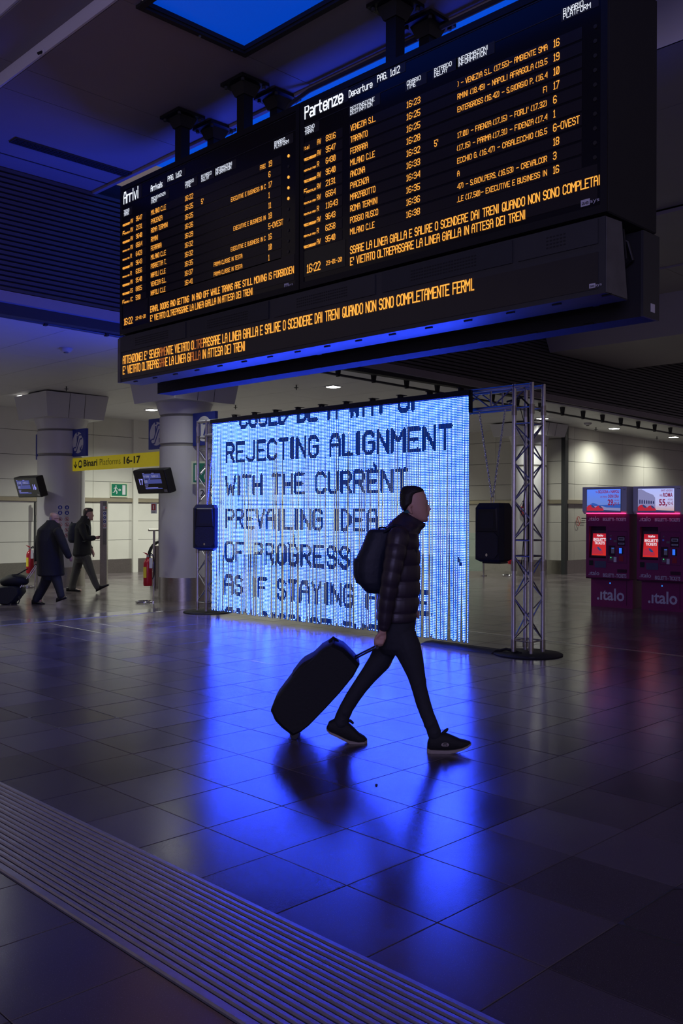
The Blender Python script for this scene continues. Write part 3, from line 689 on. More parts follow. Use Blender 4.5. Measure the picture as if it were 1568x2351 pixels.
# arrivals
za=row_z(424,462.5,655.5)
ax=lambda px: bp(px,560)[0]
ca=.047
board(arr,[('F','AV','9547','MILANO C.LE','16:22','','FRE(','R','19',1),('T','RV','2131','PIACENZA','16:25',"5'",'','','6',0),
 ('F','AV','9640','ROMA TERMINI','16:25','','EXECUTIVE E BUSINESS IN C','R','17',1),('P','RV','6564','RIMINI','16:26','','','','1',1),
 ('P','R','6423','FERRARA','16:29','','','','11',1),('F','AV','9643','MILANO C.LE','16:32','','EXECUTIVE E BUSINESS IN','R','18',0),
 ('P','R','6356','PORRETTA T.','16:32','','','','5-OVEST',0),('F','AV','9540','NAPOLI C.LE','16:35','','EXECUTIVE E BUSINESS IN C','R','16',0),
 ('F','ES','8815','VENEZIA S.L.','16:37','','PRIMA CLASSE IN TESTA','L','10',0),('T','IC','590','NAPOLI C.LE','16:41','','PRIMA CLASSE IN TESTA','L','1',0)],
 (ax(282),ax(300.5),ax(313),ax(347.5),ax(425),ax(462.5),ax(492),ax(610),ax(617),ax(662)),za,ca,.038,None,ax(300)-ax(282))
# departures
zd=row_z(935,248,499.8)
dx_=lambda px: bp(px,350)[0]
board(dep,[('I','AV','8916','VENEZIA S.L.','16:23','',") - VENEZIA S.L. (17.55)- AMBIENTE SMA",'W','16',0),('F','AV','9547','TARANTO','16:25','','RMINI (18.49) - NAPOLI AFRAGOLA (19.5','W','19',0),
 ('P','R','6430','FERRARA','16:25','','ENTERGROSS (16.42) - S.GIORGIO P. (16.4','W','10',0),('F','AV','9640','MILANO C.LE','16:28','','FI','R','17',0),
 ('T','RV','2131','ANCONA','16:32',"5'","17.01) - FAENZA (17.15) - FORLI' (17.32)",'W','6',0),('P','RV','6564','PIACENZA','16:33','','(17.15) - PARMA (17.31) - FIDENZA (17.4','W','1',0),
 ('P','R','11643','MARZABOTTO','16:34','','ECCHIO G. (16.47) - CASALECCHIO (16.5','W','6-OVEST',0),('F','AV','9643','ROMA TERMINI','16:35','','A','','18',0),
 ('P','R','6258','POGGIO RUSCO','16:36','','47) - S.GIOV.PERS. (16.53) - CREVALCOR','W','3',0),('F','AV','9540','MILANO C.LE','16:38','','.LE (17.50)- EXECUTIVE E BUSINESS IN','W','16',0)],
 (dx_(698),dx_(729),dx_(749),dx_(805.5),dx_(934),dx_(998),dx_(1051),dx_(1256),dx_(1271),dx_(1366)),zd,ca,.038,None,dx_(729)-dx_(698))
def header(t,items,M=M_WLED):
    for txt,px,py,px1,cap,th in items:
        x,z=bp(px,py); x1=bp(px1,py)[0]
        lines=txt.split('/')
        MB().box(x-.02,x1+.06,-.001,.002,z-.012,z+cap*1.05*len(lines)+.012).obj('header_window',M_WIN,t,fix=False)
        b=MB()
        lw=[layout(l,.34)[1] for l in lines]
        for k,l in enumerate(lines): led(b,l,x,z+cap*1.1*(len(lines)-1-k),cap,(x1-x)*lw[k]/max(lw),th=th)
        b.obj('header_text',M,t,fix=False)
header(arr,[('Arrivi',285,468,318,.12,.13),('Arrivals',347,440,373,.06,.13),('PAG. 1di2',386,417,417,.052,.12),
 ('TRENO/TRAIN',285,497,297,.031,.12),('PROVENIENZA/FROM',348,468,380,.031,.12),('ORARIO/TIME',426,433,445,.031,.12),('RITARDO/DELAY',463,417.5,486,.031,.12),('INFORMAZIONI/INFORMATION',495,403,533,.031,.12),('BINARIO/PLATFORM',631,342,663,.031,.12)])
header(dep,[('Partenze',701,272.5,787,.105,.15),('Departure',802,224,855,.055,.12),('PAG. 1di2',867,189,918,.052,.12),
 ('TRENO/TRAIN',700.5,310.5,722,.031,.12),('DESTINAZIONE/DESTINATION',805,264.5,860,.031,.12),('ORARIO/TIME',935,206,966,.031,.12),('RITARDO/DELAY',998,177.5,1037,.031,.12),('INFORMAZIONI/INFORMATION',1052,153.5,1120,.031,.12),('BINARIO/PLATFORM',1294,44.5,1356,.033,.12)])
# running messages on the boards
def msg(t,items,M=M_AMBER,yo=0):
    for txt,px,py,px1,cap in items:
        x,z=bp(px,py,yo); x1=bp(px1,py,yo)[0]; b=MB(); led(b,txt,x,z,cap,x1-x,y=yo-.004,th=.13); b.obj('message_text',M,t,fix=False)
x,z=bp(690,640)
for t,a,c in ((arr,ax(343),2.95),(dep,dx_(800),5.97)):
    MB().box(a,c,-.001,.002,3.70,3.935).obj('message_window',M_ROWP,t,fix=False)
msg(arr,[('ERNAL DOORS AND GETTING  IN AND OFF WHILE TRAINS ARE STILL MOVING IS FORBIDDEN',346,717,674.5,.060),("E' VIETATO OLTREPASSARE LA LINEA GIALLA IN ATTESA DEI TRENI",346,737.5,580,.060),('16:22',285.5,746.5,304.5,.068),('23-01-20',312,735,334.5,.034)])
msg(dep,[('SSARE LA LINEA GIALLA E SALIRE O SCENDERE DAI TRENI QUANDO NON SONO COMPLETAI',805,583,1377,.060),("E' VIETATO OLTREPASSARE LA LINEA GIALLA IN ATTESA DEI TRENI",805,609,1206,.060),('16:22',705.5,626.5,735.5,.068),('23-01-20',749.5,609,785,.034)])
M_CLK=mat('clock_window',(.035,.036,.022),.3,0,.1)
MB().box(dx_(694),dx_(794),-.001,.001,3.70,3.93).obj('clock_window',M_CLK,dep,fix=False)
MB().box(ax(283),ax(340),-.001,.001,3.70,3.93).obj('clock_window',M_ROWP,arr,fix=False)
def maker_mark(t,x,z,h,yy):
    MB().box(x,x+h*1.5,yy-.002,yy,z,z+h).obj('maker_plate',M_WHITE,t,fix=False)
    text('maker_mark','ae',x+h*.18,z+h*.22,h*.62,M_INK,t,width=h*1.15,y=yy-.003,bold=.01); text('maker_mark','sys',x+h*1.6,z+h*.22,h*.62,M_WHITE,t,width=h*1.5,y=yy-.003)
q=bp(1334,476); maker_mark(dep,q[0],q[1],.045,-.002)
q=bp(653,662); maker_mark(arr,q[0],q[1],.040,-.002)
# two roof plates lines and end caps
# ---- long message display below (front) and its twin behind
ban=thing('message_display','long dark message display with two lines of amber text below the boards','display board',(BX,BY,0),R90)
MB().hexa([(-.02,.0,3.065),(6.03,.0,3.065),(6.03,.30,3.065),(-.02,.30,3.065),(-.02,.0,3.575),(6.03,.0,3.575),(6.03,.22,3.585),(-.02,.22,3.585)]).obj('housing',M_DGREY,ban)
MB().box(.035,5.98,-.006,0,3.10,3.345).obj('display_window',mat('banner_window',(.030,.028,.028),.28,0,.12,4),ban)
MB().box(-.025,.03,-.012,.02,3.065,3.56).obj('end_plate',mat('worn_grey_metal',(.13,.13,.135),.5,.3,.35,9),ban)
MB().hexa([(6.031,.005,3.07),(6.036,.005,3.07),(6.036,.29,3.07),(6.031,.29,3.07),(6.031,.005,3.57),(6.036,.005,3.57),(6.036,.21,3.58),(6.031,.21,3.58)]).obj('end_plate',mat('worn_grey_metal',(.13,.13,.135)),ban)
for k,(a,c) in enumerate([(.03,1.28),(1.36,2.6),(2.68,3.95),(4.03,5.3),(5.35,5.98)]):
    MB().box(a,c,-.010,0,3.40,3.565).obj('hatch_cover',M_DGREY if k%2==0 else mat('hatch_grey',(.035,.038,.042),.5,.2,.1),ban)
    b=MB(); m=(a+c)/2
    nn=24 if k<4 else 6
    for r in range(4):
        for i in range(nn): b.box(m-nn*.0135+i*.027,m-nn*.0135+i*.027+.017,-.0115,-.009,3.44+r*.024,3.450+r*.024)
    tag(b.obj('vent_slots',M_INK,ban,fix=False),kind='stuff')
b=MB(); full="ATTENZIONE! E' SEVERAMENTE VIETATO OLTREPASSARE LA LINEA GIALLA E SALIRE O SCENDERE DAI TRENI QUANDO NON SONO COMPLETAMENTE FERMI."
def split_msg(txt,px,py,px1,cap,dims):
    x,z=bp(px,py,-.006); x1=bp(px1,py,-.006)[0]; res,tot=layout(txt,.34); k=(x1-x)/tot
    A=MB();Dm=MB()
    for i,(ch,cx,wd) in enumerate(res):
        tgt=Dm if any(a<=i<c for a,c in dims) else A
        led(tgt,ch,x+cx*k,z,cap,wd*k,y=-.010,th=.13)
    A.obj('message_text',M_AMBER,ban,fix=False)
    if Dm.v: Dm.obj('dim_message_text',M_AMBERD,ban,fix=False)
split_msg(full,283,835.5,1088.5,.082,[(20,23),(36,40)])
split_msg("E' VIETATO OLTREPASSARE LA LINEA GIALLA IN ATTESA DEI TRENI",283,859,562.5,.082,[(19,22),(35,39)])
q=bp(1354,663); maker_mark(ban,q[0],q[1],.03,-.006)
for k in range(16): MB().cyl((.2+k*.385,.06,3.062),(.27+k*.385,.06,3.062),.008,n=6).obj('hinge',M_BLACK,ban,fix=False)
rear=thing('rear_message_display','second dark message display behind the first, with a white sticker at its right end','display board',(BX,BY,0),R90)
MB().box(0,6.03,.50,.72,2.985,3.585).obj('housing',M_BLACKM,rear)
MB().box(6.03,6.05,.49,.73,2.985,3.585).obj('end_plate',M_DGREY,rear); MB().box(6.05,6.052,.60,.66,3.03,3.09).obj('sticker',M_WHITE,rear)
for k in range(12): MB().cyl((.3+k*.48,.50,2.99),(.38+k*.48,.50,2.99),.008,n=6).obj('hinge',M_BLACK,rear,fix=False)
# hangers between the two displays + cables
for k,xx in enumerate((.25,2.9,5.75)):
    t=thing('display_hanger','black steel cross bar joining the two message displays, '+('left end','middle','right end with cable')[k],'bracket',(BX,BY,0),R90)
    MB().box(xx,xx+.06,.302,.498,3.45,3.585).obj('cross_bar',M_BLACK,t); MB().box(xx,xx+.05,.305,.345,3.07,3.45).obj('drop_bar',M_BLACK,t)
    if k==2:
        MB().tube([(xx+.1,.42,3.58),(xx+.22,.42,3.5),(xx+.24,.45,3.38),(xx+.16,.47,3.34),(xx+.12,.48,3.45)],.014,8).obj('cable',M_RUB,t,True)
        MB().tube([(xx+.08,.32,3.56),(xx+.24,.32,3.56),(xx+.26,.32,3.36),(xx+.10,.33,3.32)],.008,6).obj('handle',M_RUB,t,True)
# ceiling hangers of the boards
for k,(Yp,l) in enumerate([(7.95,'left'),(6.90,'middle'),(4.93,'right')]):
    for s_,xx in enumerate((5.62,6.04)):
        t=thing('ceiling_bracket','black steel ceiling hanger of the boards, %s of three, %s row'%(l,('front','rear')[s_]),'bracket',(xx,Yp+.12,0),0,'ceiling hangers of the boards')
        MB().box(-.055,.055,-.055,.055,5.271,5.74).obj('post',M_BLACK,t); b=MB().box(-.17,.17,-.17,.17,5.765,5.795); b.obj('ceiling_plate',M_BLACK,t)
        b=MB().hexa([(-.07,-.07,5.66),(.07,-.07,5.66),(.07,.07,5.66),(-.07,.07,5.66),(-.11,-.11,5.765),(.11,-.11,5.765),(.11,.11,5.765),(-.11,.11,5.765)]); b.obj('gusset',M_BLACK,t)
        for sx in (-1,1):
            for sy in (-1,1): MB().cyl((sx*.13,sy*.13,5.74),(sx*.13,sy*.13,5.765),.018,n=8).obj('bolt',M_DGREY,t)
t=thing('ceiling_conduit','grey conduit running along the ceiling edge above the boards','conduit'); MB().tube([(6.0,7.05,5.32),(6.02,6.98,5.5),(6.06,6.85,5.68),(6.09,6.6,5.745),(6.09,2.0,5.745)],.022,8).obj('conduit_pipe',M_DGREY,t,True)

# ================================================================== TRUSS GANTRY
TX,YR,YL,S=8.85,5.89,11.96,.1175
gan=thing('stage_truss','aluminium box truss goal-post frame carrying the glowing curtain','truss',(TX,0,0))
def chord(p0,p1,name='chord',r=.0245): return MB().cyl(p0,p1,r,n=12).obj(name,M_ALU,gan,True)
def tower(Yc):
    for sx in (-1,1):
        for sy in (-1,1):
            chord((sx*S,Yc+sy*S,.03),(sx*S,Yc+sy*S,3.075))
            b=MB()
            for z in (.06,.95,2.72): b.cyl((sx*S,Yc+sy*S,z),(sx*S,Yc+sy*S,z+.11),.031,n=12); 
            b.obj('coupler',M_STEEL,gan,True)
    for z in (.16,1.12,1.30,2.62,2.80):
        for (a,c) in (((-S,-S),(S,-S)),((S,-S),(S,S)),((S,S),(-S,S)),((-S,S),(-S,-S))):
            MB().cyl((a[0],Yc+a[1],z),(c[0],Yc+c[1],z),.009,n=8).obj('brace',M_ALU,gan,True)
    for f,(a,c) in enumerate((((-S,-S),(S,-S)),((S,-S),(S,S)),((S,S),(-S,S)),((-S,S),(-S,-S)))):
        for (zs,ze,n) in ((.17,1.12,4),(1.31,2.62,6)):
            st=(ze-zs)/n
            for k in range(n):
                p,q=(a,c) if (k+f)%2 else (c,a)
                MB().cyl((p[0],Yc+p[1],zs+st*k),(q[0],Yc+q[1],zs+st*(k+1)),.009,n=8).obj('brace',M_ALU,gan,True)
    b=MB(); b.lathe([(.385,0),(.39,.004),(.39,.010),(.38,.014)],48,(0,Yc)); b.obj('base_plate',M_BLACKM,gan,True)
    for sx in (-1,1): MB().box(.25*sx-.05,.25*sx+.05,Yc+.22*sx-.015,Yc+.22*sx+.015,.0142,.016).obj('plate_slot',M_INK,gan,fix=False)
tower(YR); tower(YL)
zb,zt=2.825,3.05
for sx in (-1,1):
    for z in (zb,zt): 
        chord((sx*S,YR-S if z==zt else YR+S,z),(sx*S,YL+S if z==zt else YL-S,z))
yy=YR+S; n=18; st=(YL-S-yy)/n
for sx in (-1,1):
    for k in range(n):
        z0,z1=(zb,zt) if k%2 else (zt,zb)
        MB().cyl((sx*S,yy+st*k,z0),(sx*S,yy+st*(k+1),z1),.009,n=8).obj('brace',M_ALU,gan,True)
for k in range(0,n+1,2):
    for z in (zb,zt): MB().cyl((-S,yy+st*k,z),(S,yy+st*k,z),.009,n=8).obj('brace',M_ALU,gan,True)
for k in range(1,n,6):
    for sx in (-1,1):MB().cyl((sx*S,yy+st*k,zb),(sx*S,yy+st*k,zt),.012,n=8).obj('brace',M_ALU,gan,True)
t=thing('truss_cable','black power cable running down inside the right truss tower','cable',(TX,YR,0))
MB().tube([(.0,.3,2.90),(.0,.1,2.93),(.03,.03,2.85),(.05,.03,2.4),(.04,.02,1.9),(.03,.02,1.5),(.05,.03,1.1),(.03,-.03,.6),(.02,.0,.02)],.012,8).obj('cable_main',M_RUB,t,True)
MB().tube([(-.06,.08,2.82),(.0,.05,2.6),(.02,.05,1.9),(-.02,.08,1.62),(-.05,.10,1.66),(-.02,.06,1.75),(.0,.05,1.5),(-.03,.07,1.02),(-.05,.08,.98),(-.03,.06,1.10)],.005,6).obj('cable_thin',M_RUB,t,True)

# ================================================================== LED CURTAIN
CXX=8.64
cur=thing('led_curtain','glowing curtain of blue-white LED strings with dark lettering','led curtain',(CXX,0,0))
YA,YB=6.585,11.555; ZT,ZB=2.975,.06
MB().box(-.035,.035,YA-.03,YB+.03,ZT+.012,ZT+.075).obj('header_rail',mat('header_rail_blue_black',(.012,.014,.02),.5,.2,.1),cur)
MB().box(-.02,.02,YA-.045,YA-.012,ZT-.19,ZT+.075).obj('rail_end',M_BLACK,cur)
for Yc in [6.706+.48*k for k in range(10)]:
    b=MB(); b.box(-.03,.10,Yc-.035,Yc+.035,3.085,3.092); b.box(-.03,-.015,Yc-.012,Yc+.012,3.04,3.09); b.box(.02,.035,Yc-.03,Yc+.03,3.04,3.09); b.obj('clamp',M_BLACK,cur)
# text mask: which LEDs are dark
CAP=.265; BASE=2.385; PITCH=.504
LINES=[('COULD BE A WAY OF',551,970,BASE+PITCH),('REJECTING ALIGNMENT',520,1035,BASE),('WITH THE CURRENT',519,934,BASE-PITCH),('PREVAILING IDEA',520,866,BASE-2*PITCH),('OF PROGRESS',519,803,BASE-3*PITCH),('AS IF STAYING ALIVE',518,985,BASE-4*PITCH),('CAN DISRUPT THE',520,868,BASE-5*PITCH)]
SEG=[]
for txt,p0,p1,zb_ in LINES:
    y0=on(p0,1100,0,CXX).y; y1=on(p1,1100,0,CXX).y; wd=y0-y1
    res,tot=layout(txt,.42); k=wd/tot
    for ch,cx,wdh in res:
        off=-.5*(1-wdh) if ch=='I' else 0
        for s_ in strokes(ch):
            pts=[(y0-(cx+(gx+off if ch=='I' else gx*wdh))*k,zb_+gz*CAP) for gx,gz in s_]
            for a,c in zip(pts,pts[1:]):
                SEG.append((*a,*c))
                if ch=='I': SEG.append((a[0]-.016,a[1],c[0]-.016,c[1])); SEG.append((a[0]+.016,a[1],c[0]+.016,c[1]))
# plus two small blossom-like dark marks drifting over the text
def dark(y,z):
    for ay,az,by,bz in SEG:
        if y<min(ay,by)-.03 or y>max(ay,by)+.03 or z<min(az,bz)-.03 or z>max(az,bz)+.03: continue
        dy,dz=by-ay,bz-az; l2=dy*dy+dz*dz
        t=max(0,min(1,((y-ay)*dy+(z-az)*dz)/l2)) if l2 else 0
        if (y-ay-t*dy)**2+(z-az-t*dz)**2<.0255**2: return True
    for (cy,cz,ln,an) in BLOB:
        ca_,sa_=math.cos(an),math.sin(an); u=(y-cy)*ca_+(z-cz)*sa_; v=-(y-cy)*sa_+(z-cz)*ca_
        if (u/ln)**2+(v/(ln*.33))**2<1: return True
    return False
def cpt(px,py): p=on(px,py,0,CXX); return p.y,p.z
BLOB=[(*cpt(862,1072),.07,-2.2),(*cpt(845,1085),.05,-2.6),(*cpt(675,1238),.07,-1.7),(*cpt(664,1250),.05,-2.6),(*cpt(1055,1290),.06,-2.1)]
NS=249; pitch=(YB-YA)/(NS-1); NR=int((ZT-ZB)/.02)
rnd_=random.Random(3)
for s_ in range(NS):
    y=YA+pitch*s_; ph=rnd_.uniform(0,6.28); amp=rnd_.uniform(.001,.009); xo=rnd_.uniform(-.028,.028); fr=rnd_.uniform(.8,1.8); lean=rnd_.uniform(-.012,.012)
    zj=rnd_.uniform(-.0015,.0015); nrow=NR-(rnd_.choice([0,0,0,1,1,2]) if s_%3 else 0)
    def off(z):
        t=max(0,(ZT-z)/3.0); return amp*math.sin(ph+fr*3*t)*t**.6*1.5+lean*t*t, xo*t
    b=MB()
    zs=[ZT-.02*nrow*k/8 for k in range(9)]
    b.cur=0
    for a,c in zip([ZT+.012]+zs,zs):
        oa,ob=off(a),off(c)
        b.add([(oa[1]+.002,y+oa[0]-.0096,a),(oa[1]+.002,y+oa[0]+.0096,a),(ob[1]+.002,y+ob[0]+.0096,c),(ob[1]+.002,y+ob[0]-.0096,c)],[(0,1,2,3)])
    run=None; gaps=[]
    for r in range(nrow+1):
        z=ZT-.004-.02*r+zj
        lit=r<nrow and not dark(y,z)
        o_=off(z)
        if lit:
            b.cur=1; e=.0046
            cx_,cy_=o_[1],y+o_[0]
            b.add([(cx_-.0015,cy_-e*.9,z-e*.95),(cx_-.0015,cy_+e*.9,z-e*.95),(cx_-.0015,cy_+e*.9,z+e*.95),(cx_-.0015,cy_-e*.9,z+e*.95)],[(3,2,1,0)])
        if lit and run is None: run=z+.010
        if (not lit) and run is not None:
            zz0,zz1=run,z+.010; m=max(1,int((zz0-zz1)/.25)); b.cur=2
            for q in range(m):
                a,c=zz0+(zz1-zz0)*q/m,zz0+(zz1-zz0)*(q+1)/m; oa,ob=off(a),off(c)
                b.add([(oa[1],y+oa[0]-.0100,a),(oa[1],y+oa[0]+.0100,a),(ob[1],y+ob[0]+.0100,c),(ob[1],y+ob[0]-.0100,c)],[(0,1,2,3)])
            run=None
    b.obj('led_string',[M_BLOOMD,M_DOT,M_BLOOM],cur,fix=False)

# ================================================================== SPEAKERS
def speaker(loc,rz,label,chains=True):
    t=thing('hanging_speaker',label,'speaker',loc,rz,'hanging loudspeakers')
    W,H,Dp=.38,.69,.36
    def ring(z,ins,k=1.0):
        w=W/2-ins; d0,d1=-Dp/2+ins,Dp/2-ins
        return [(-w*.82,d0,z),(w*.82,d0,z),(w,d0+.06,z),(w*.72,d1,z),(-w*.72,d1,z),(-w,d0+.06,z)]
    MB().loft([ring(0,.05),ring(.03,.0),ring(H-.06,.0),ring(H,.035)]).obj('cabinet',M_BLACKM,t)
    MB().hexa([(-.13,-Dp/2-.012,.36),(.13,-Dp/2-.012,.36),(.15,-Dp/2+.01,.35),(-.15,-Dp/2+.01,.35),(-.11,-Dp/2-.012,.62),(.11,-Dp/2-.012,.62),(.135,-Dp/2+.01,.64),(-.135,-Dp/2+.01,.64)]).obj('horn',M_BLACK,t)
    MB().box(-.09,.09,-Dp/2-.014,-Dp/2-.011,.40,.58).obj('horn_mouth',M_INK,t)
    g_=[(-.145,.10),(-.10,.045),(.10,.045),(.145,.10),(.145,.30),(.10,.345),(-.10,.345),(-.145,.30)]
    MB().prism_y(g_,-Dp/2-.014,-Dp/2+.01).obj('grille',mat('speaker_grille',(.02,.02,.024),.55,.2,.3,60,bump=.3),t)
    MB().disc_y(.0,.085,.013,-Dp/2-.018,-Dp/2-.014,14,.018).obj('badge',M_CHROME,t)
    MB().box(-.12,.12,-.08,.10,-.02,0.0).obj('foot',M_BLACK,t)
    return t
sp1=speaker((TX+.02,6.37,1.035),R90+.12,'black loudspeaker hanging on chains between curtain and right truss tower')
sp2=speaker((8.47,11.47,1.035),R90+.72,'black loudspeaker at the left edge of the curtain before the left truss tower')
def chain(p0,p1,label,sag=0):
    t=thing('chain',label,'chain',p0,0,'speaker chains')
    p0=Vector(p0);p1=Vector(p1); d=p1-p0; L=d.length; n=int(L/.030)
    lk=MB(); pts=[]
    w,h=.0095,.022
    for i in range(12):
        a=2*PI*i/12; pts.append(Vector((w*math.cos(a),0,(h-w)*(1 if math.sin(a)>0 else -1)*min(1,abs(math.sin(a))*3)+w*math.sin(a))))
    pts.append(pts[0]); lk.tube(pts,.0034,5); me=lk.mesh('link',M_CHROME,True)
    up=d.normalized(); q=up.to_track_quat('Z','Y')
    for k in range(n):
        o=link('link',me,t); o.location=d*((k+.5)/n); o.rotation_mode='QUATERNION'; o.rotation_quaternion=q@Matrix.Rotation(PI/2*(k%2),3,'Z').to_quaternion()
    return t
chain((TX-S,6.50,zb-.02),(TX-.0,6.40,1.80),'steel chain from the near truss beam to the right speaker, left of the pair')
chain((TX-S,6.13,zb-.02),(TX-.0,6.38,1.80),'steel chain from the truss beam to the right speaker, right of the pair')
t=thing('shackle','steel shackle joining both chains on top of the right speaker','shackle',(TX,6.39,1.73)); MB().tube([(0,-.02,.0),(0,-.022,.05),(0,0,.075),(0,.022,.05),(0,.02,0)],.006,8).obj('bow',M_CHROME,t,True)
chain((TX-S-.03,11.62,zb-.02),(8.47,11.47,1.72),'steel chain holding the left speaker, behind the curtain edge')
# cable ramp and power box on the floor
a1=on(1020,1471,2,0); a2=on(1140,1487,2,0); a3=on(1165,1476,2,0); 
t=thing('cable_ramp','flat black rubber cable ramp on the floor under the right end of the curtain','cable ramp',(8.72,6.98,0))
MB().hexa([(-.16,-.78,0),(.14,-.78,0),(.14,.28,0),(-.16,.28,0),(-.06,-.78,.035),(.05,-.78,.035),(.05,.25,.035),(-.06,.25,.035)]).obj('ramp_body',mat('ramp_rubber',(.03,.03,.032),.7,0,.3,80,bump=.3),t)
MB().tube([(.0,-.78,.02),(.03,-.86,.045),(.05,-.94,.03),(.05,-1.05,.012)],.016,8).obj('cable',M_RUB,t,True)
# distant red alarm box seen through the tower
p=on(1190,1172,0,20.25); t=thing('alarm_box','small red and white alarm box on the far column behind the truss','alarm box',(19.86,13.35,p.z),R90); MB().box(-.08,.08,-.03,.03,-.13,.10).obj('box_body',M_RED,t); MB().box(-.05,.05,-.034,-.03,-.02,.06).obj('box_label',M_WHITE,t)
p=on(1322,1193,1,12.98); t=thing('no_smoking_notice','small no smoking notice on the right wall','notice',(p.x,12.965,p.z-.1)); 
b=MB()
for i in range(20):
    a,c=2*PI*i/20,2*PI*(i+1)/20; b.prism_y([(.10+.10*math.cos(a),.06+.13*math.sin(a)),(.10+.10*math.cos(c),.06+.13*math.sin(c)),(.10+.085*math.cos(c),.06+.112*math.sin(c)),(.10+.085*math.cos(a),.06+.112*math.sin(a))],-.003,0)
b.prism_y([(.03,.14),(.05,.15),(.17,-.02),(.15,-.03)],-.003,0); b.obj('notice_ring',M_REDP,t); MB().box(.26,.5,-.002,0,.12,.15).obj('notice_text',M_INK,t); MB().box(.26,.46,-.002,0,.06,.08).obj('notice_text',M_INK,t)

# ================================================================== TICKET MACHINES
M_MAG=mat('burgundy_machine',(.24,.022,.105),.38,0,.08,4)
M_MAGD=mat('dark_burgundy',(.05,.004,.014),.45,0,.08,4)
M_LGT=mat('light_grey_hood',(.74,.74,.80),.42,0,.05,4)
M_PRT=mat('white_machine_print',(.85,.82,.88),.5,0,0)
M_PRTB=mat('soft_white_print',(.62,.60,.70),.5,0,0)
M_PINK=emi('pink_led_strip',(1,.05,.24),2.4,True)
u=Vector((.10,-.995,0)).normalized(); rzm=math.atan2(u.y,u.x)
def grad(name,c0,c1,h,z0,warm=None,s=1.0):
    m=bpy.data.materials.new(name); m.use_nodes=True; nt=m.node_tree; b=nt.nodes['Principled BSDF']; tc=nt.nodes.new('ShaderNodeTexCoord'); sp=nt.nodes.new('ShaderNodeSeparateXYZ'); mr=nt.nodes.new('ShaderNodeMapRange'); cr=nt.nodes.new('ShaderNodeValToRGB')
    nt.links.new(tc.outputs['Object'],sp.inputs[0]); nt.links.new(sp.outputs['Z'],mr.inputs['Value']); mr.inputs['From Min'].default_value=z0; mr.inputs['From Max'].default_value=z0+h
    nt.links.new(mr.outputs['Result'],cr.inputs[0]); cr.color_ramp.elements[0].color=(*c0,1); cr.color_ramp.elements[1].color=(*c1,1)
    if warm: e=cr.color_ramp.elements.new(.35); e.color=(*warm,1)
    nt.links.new(cr.outputs['Color'],b.inputs['Emission Color']); b.inputs['Emission Strength'].default_value=s; b.inputs['Base Color'].default_value=(.01,.01,.01,1); return m
AD1=grad('coast_screen_sky',(.03,.05,.22),(.10,.22,.95),.40,1.63,(.13,.22,.62)); AD2=grad('city_screen_sky',(.55,.30,.22),(.42,.48,.95),.40,1.63,(.50,.50,.80))
E_RED=grad('red_touch_screen',(.75,.03,.02),(.55,.015,.03),.36,.88,None,.8); E_TXT=emi('screen_white_text',(.85,.85,.95),1.0,False); E_DRED=emi('screen_dark_red_text',(.20,.01,.05),1.0,False)
E_TR=emi('screen_train_red',(.42,.02,.04),1.0,False); E_TRD=emi('screen_train_glass',(.02,.05,.16),1.0,False); E_STONE=emi('screen_stone',(.22,.22,.42),1.0,False); E_DARKL=emi('screen_shadow',(.03,.03,.10),1.0,False); E_SEA=emi('screen_sea',(.03,.09,.40),1.0,False)
E_KEY=emi('keypad_blue_light',(.03,.16,.9),1.0,False); E_GRN=emi('green_indicator',(.05,.9,.25),1.5,False); E_BLU=emi('blue_indicator',(.02,.25,1),1.6,False)
def mirror_poly(P,sx,sz,kx,kz): return [(sx+x*kx,sz+z*kz) for x,z in P]
TRAIN=[(0,0),(0,.30),(.12,.42),(.30,.50),(.50,.52),(.72,.42),(.90,.26),(1.0,.10),(.97,0)]
TGL=[(.42,.50),(.56,.50),(.74,.38),(.86,.24),(.66,.24),(.50,.34)]
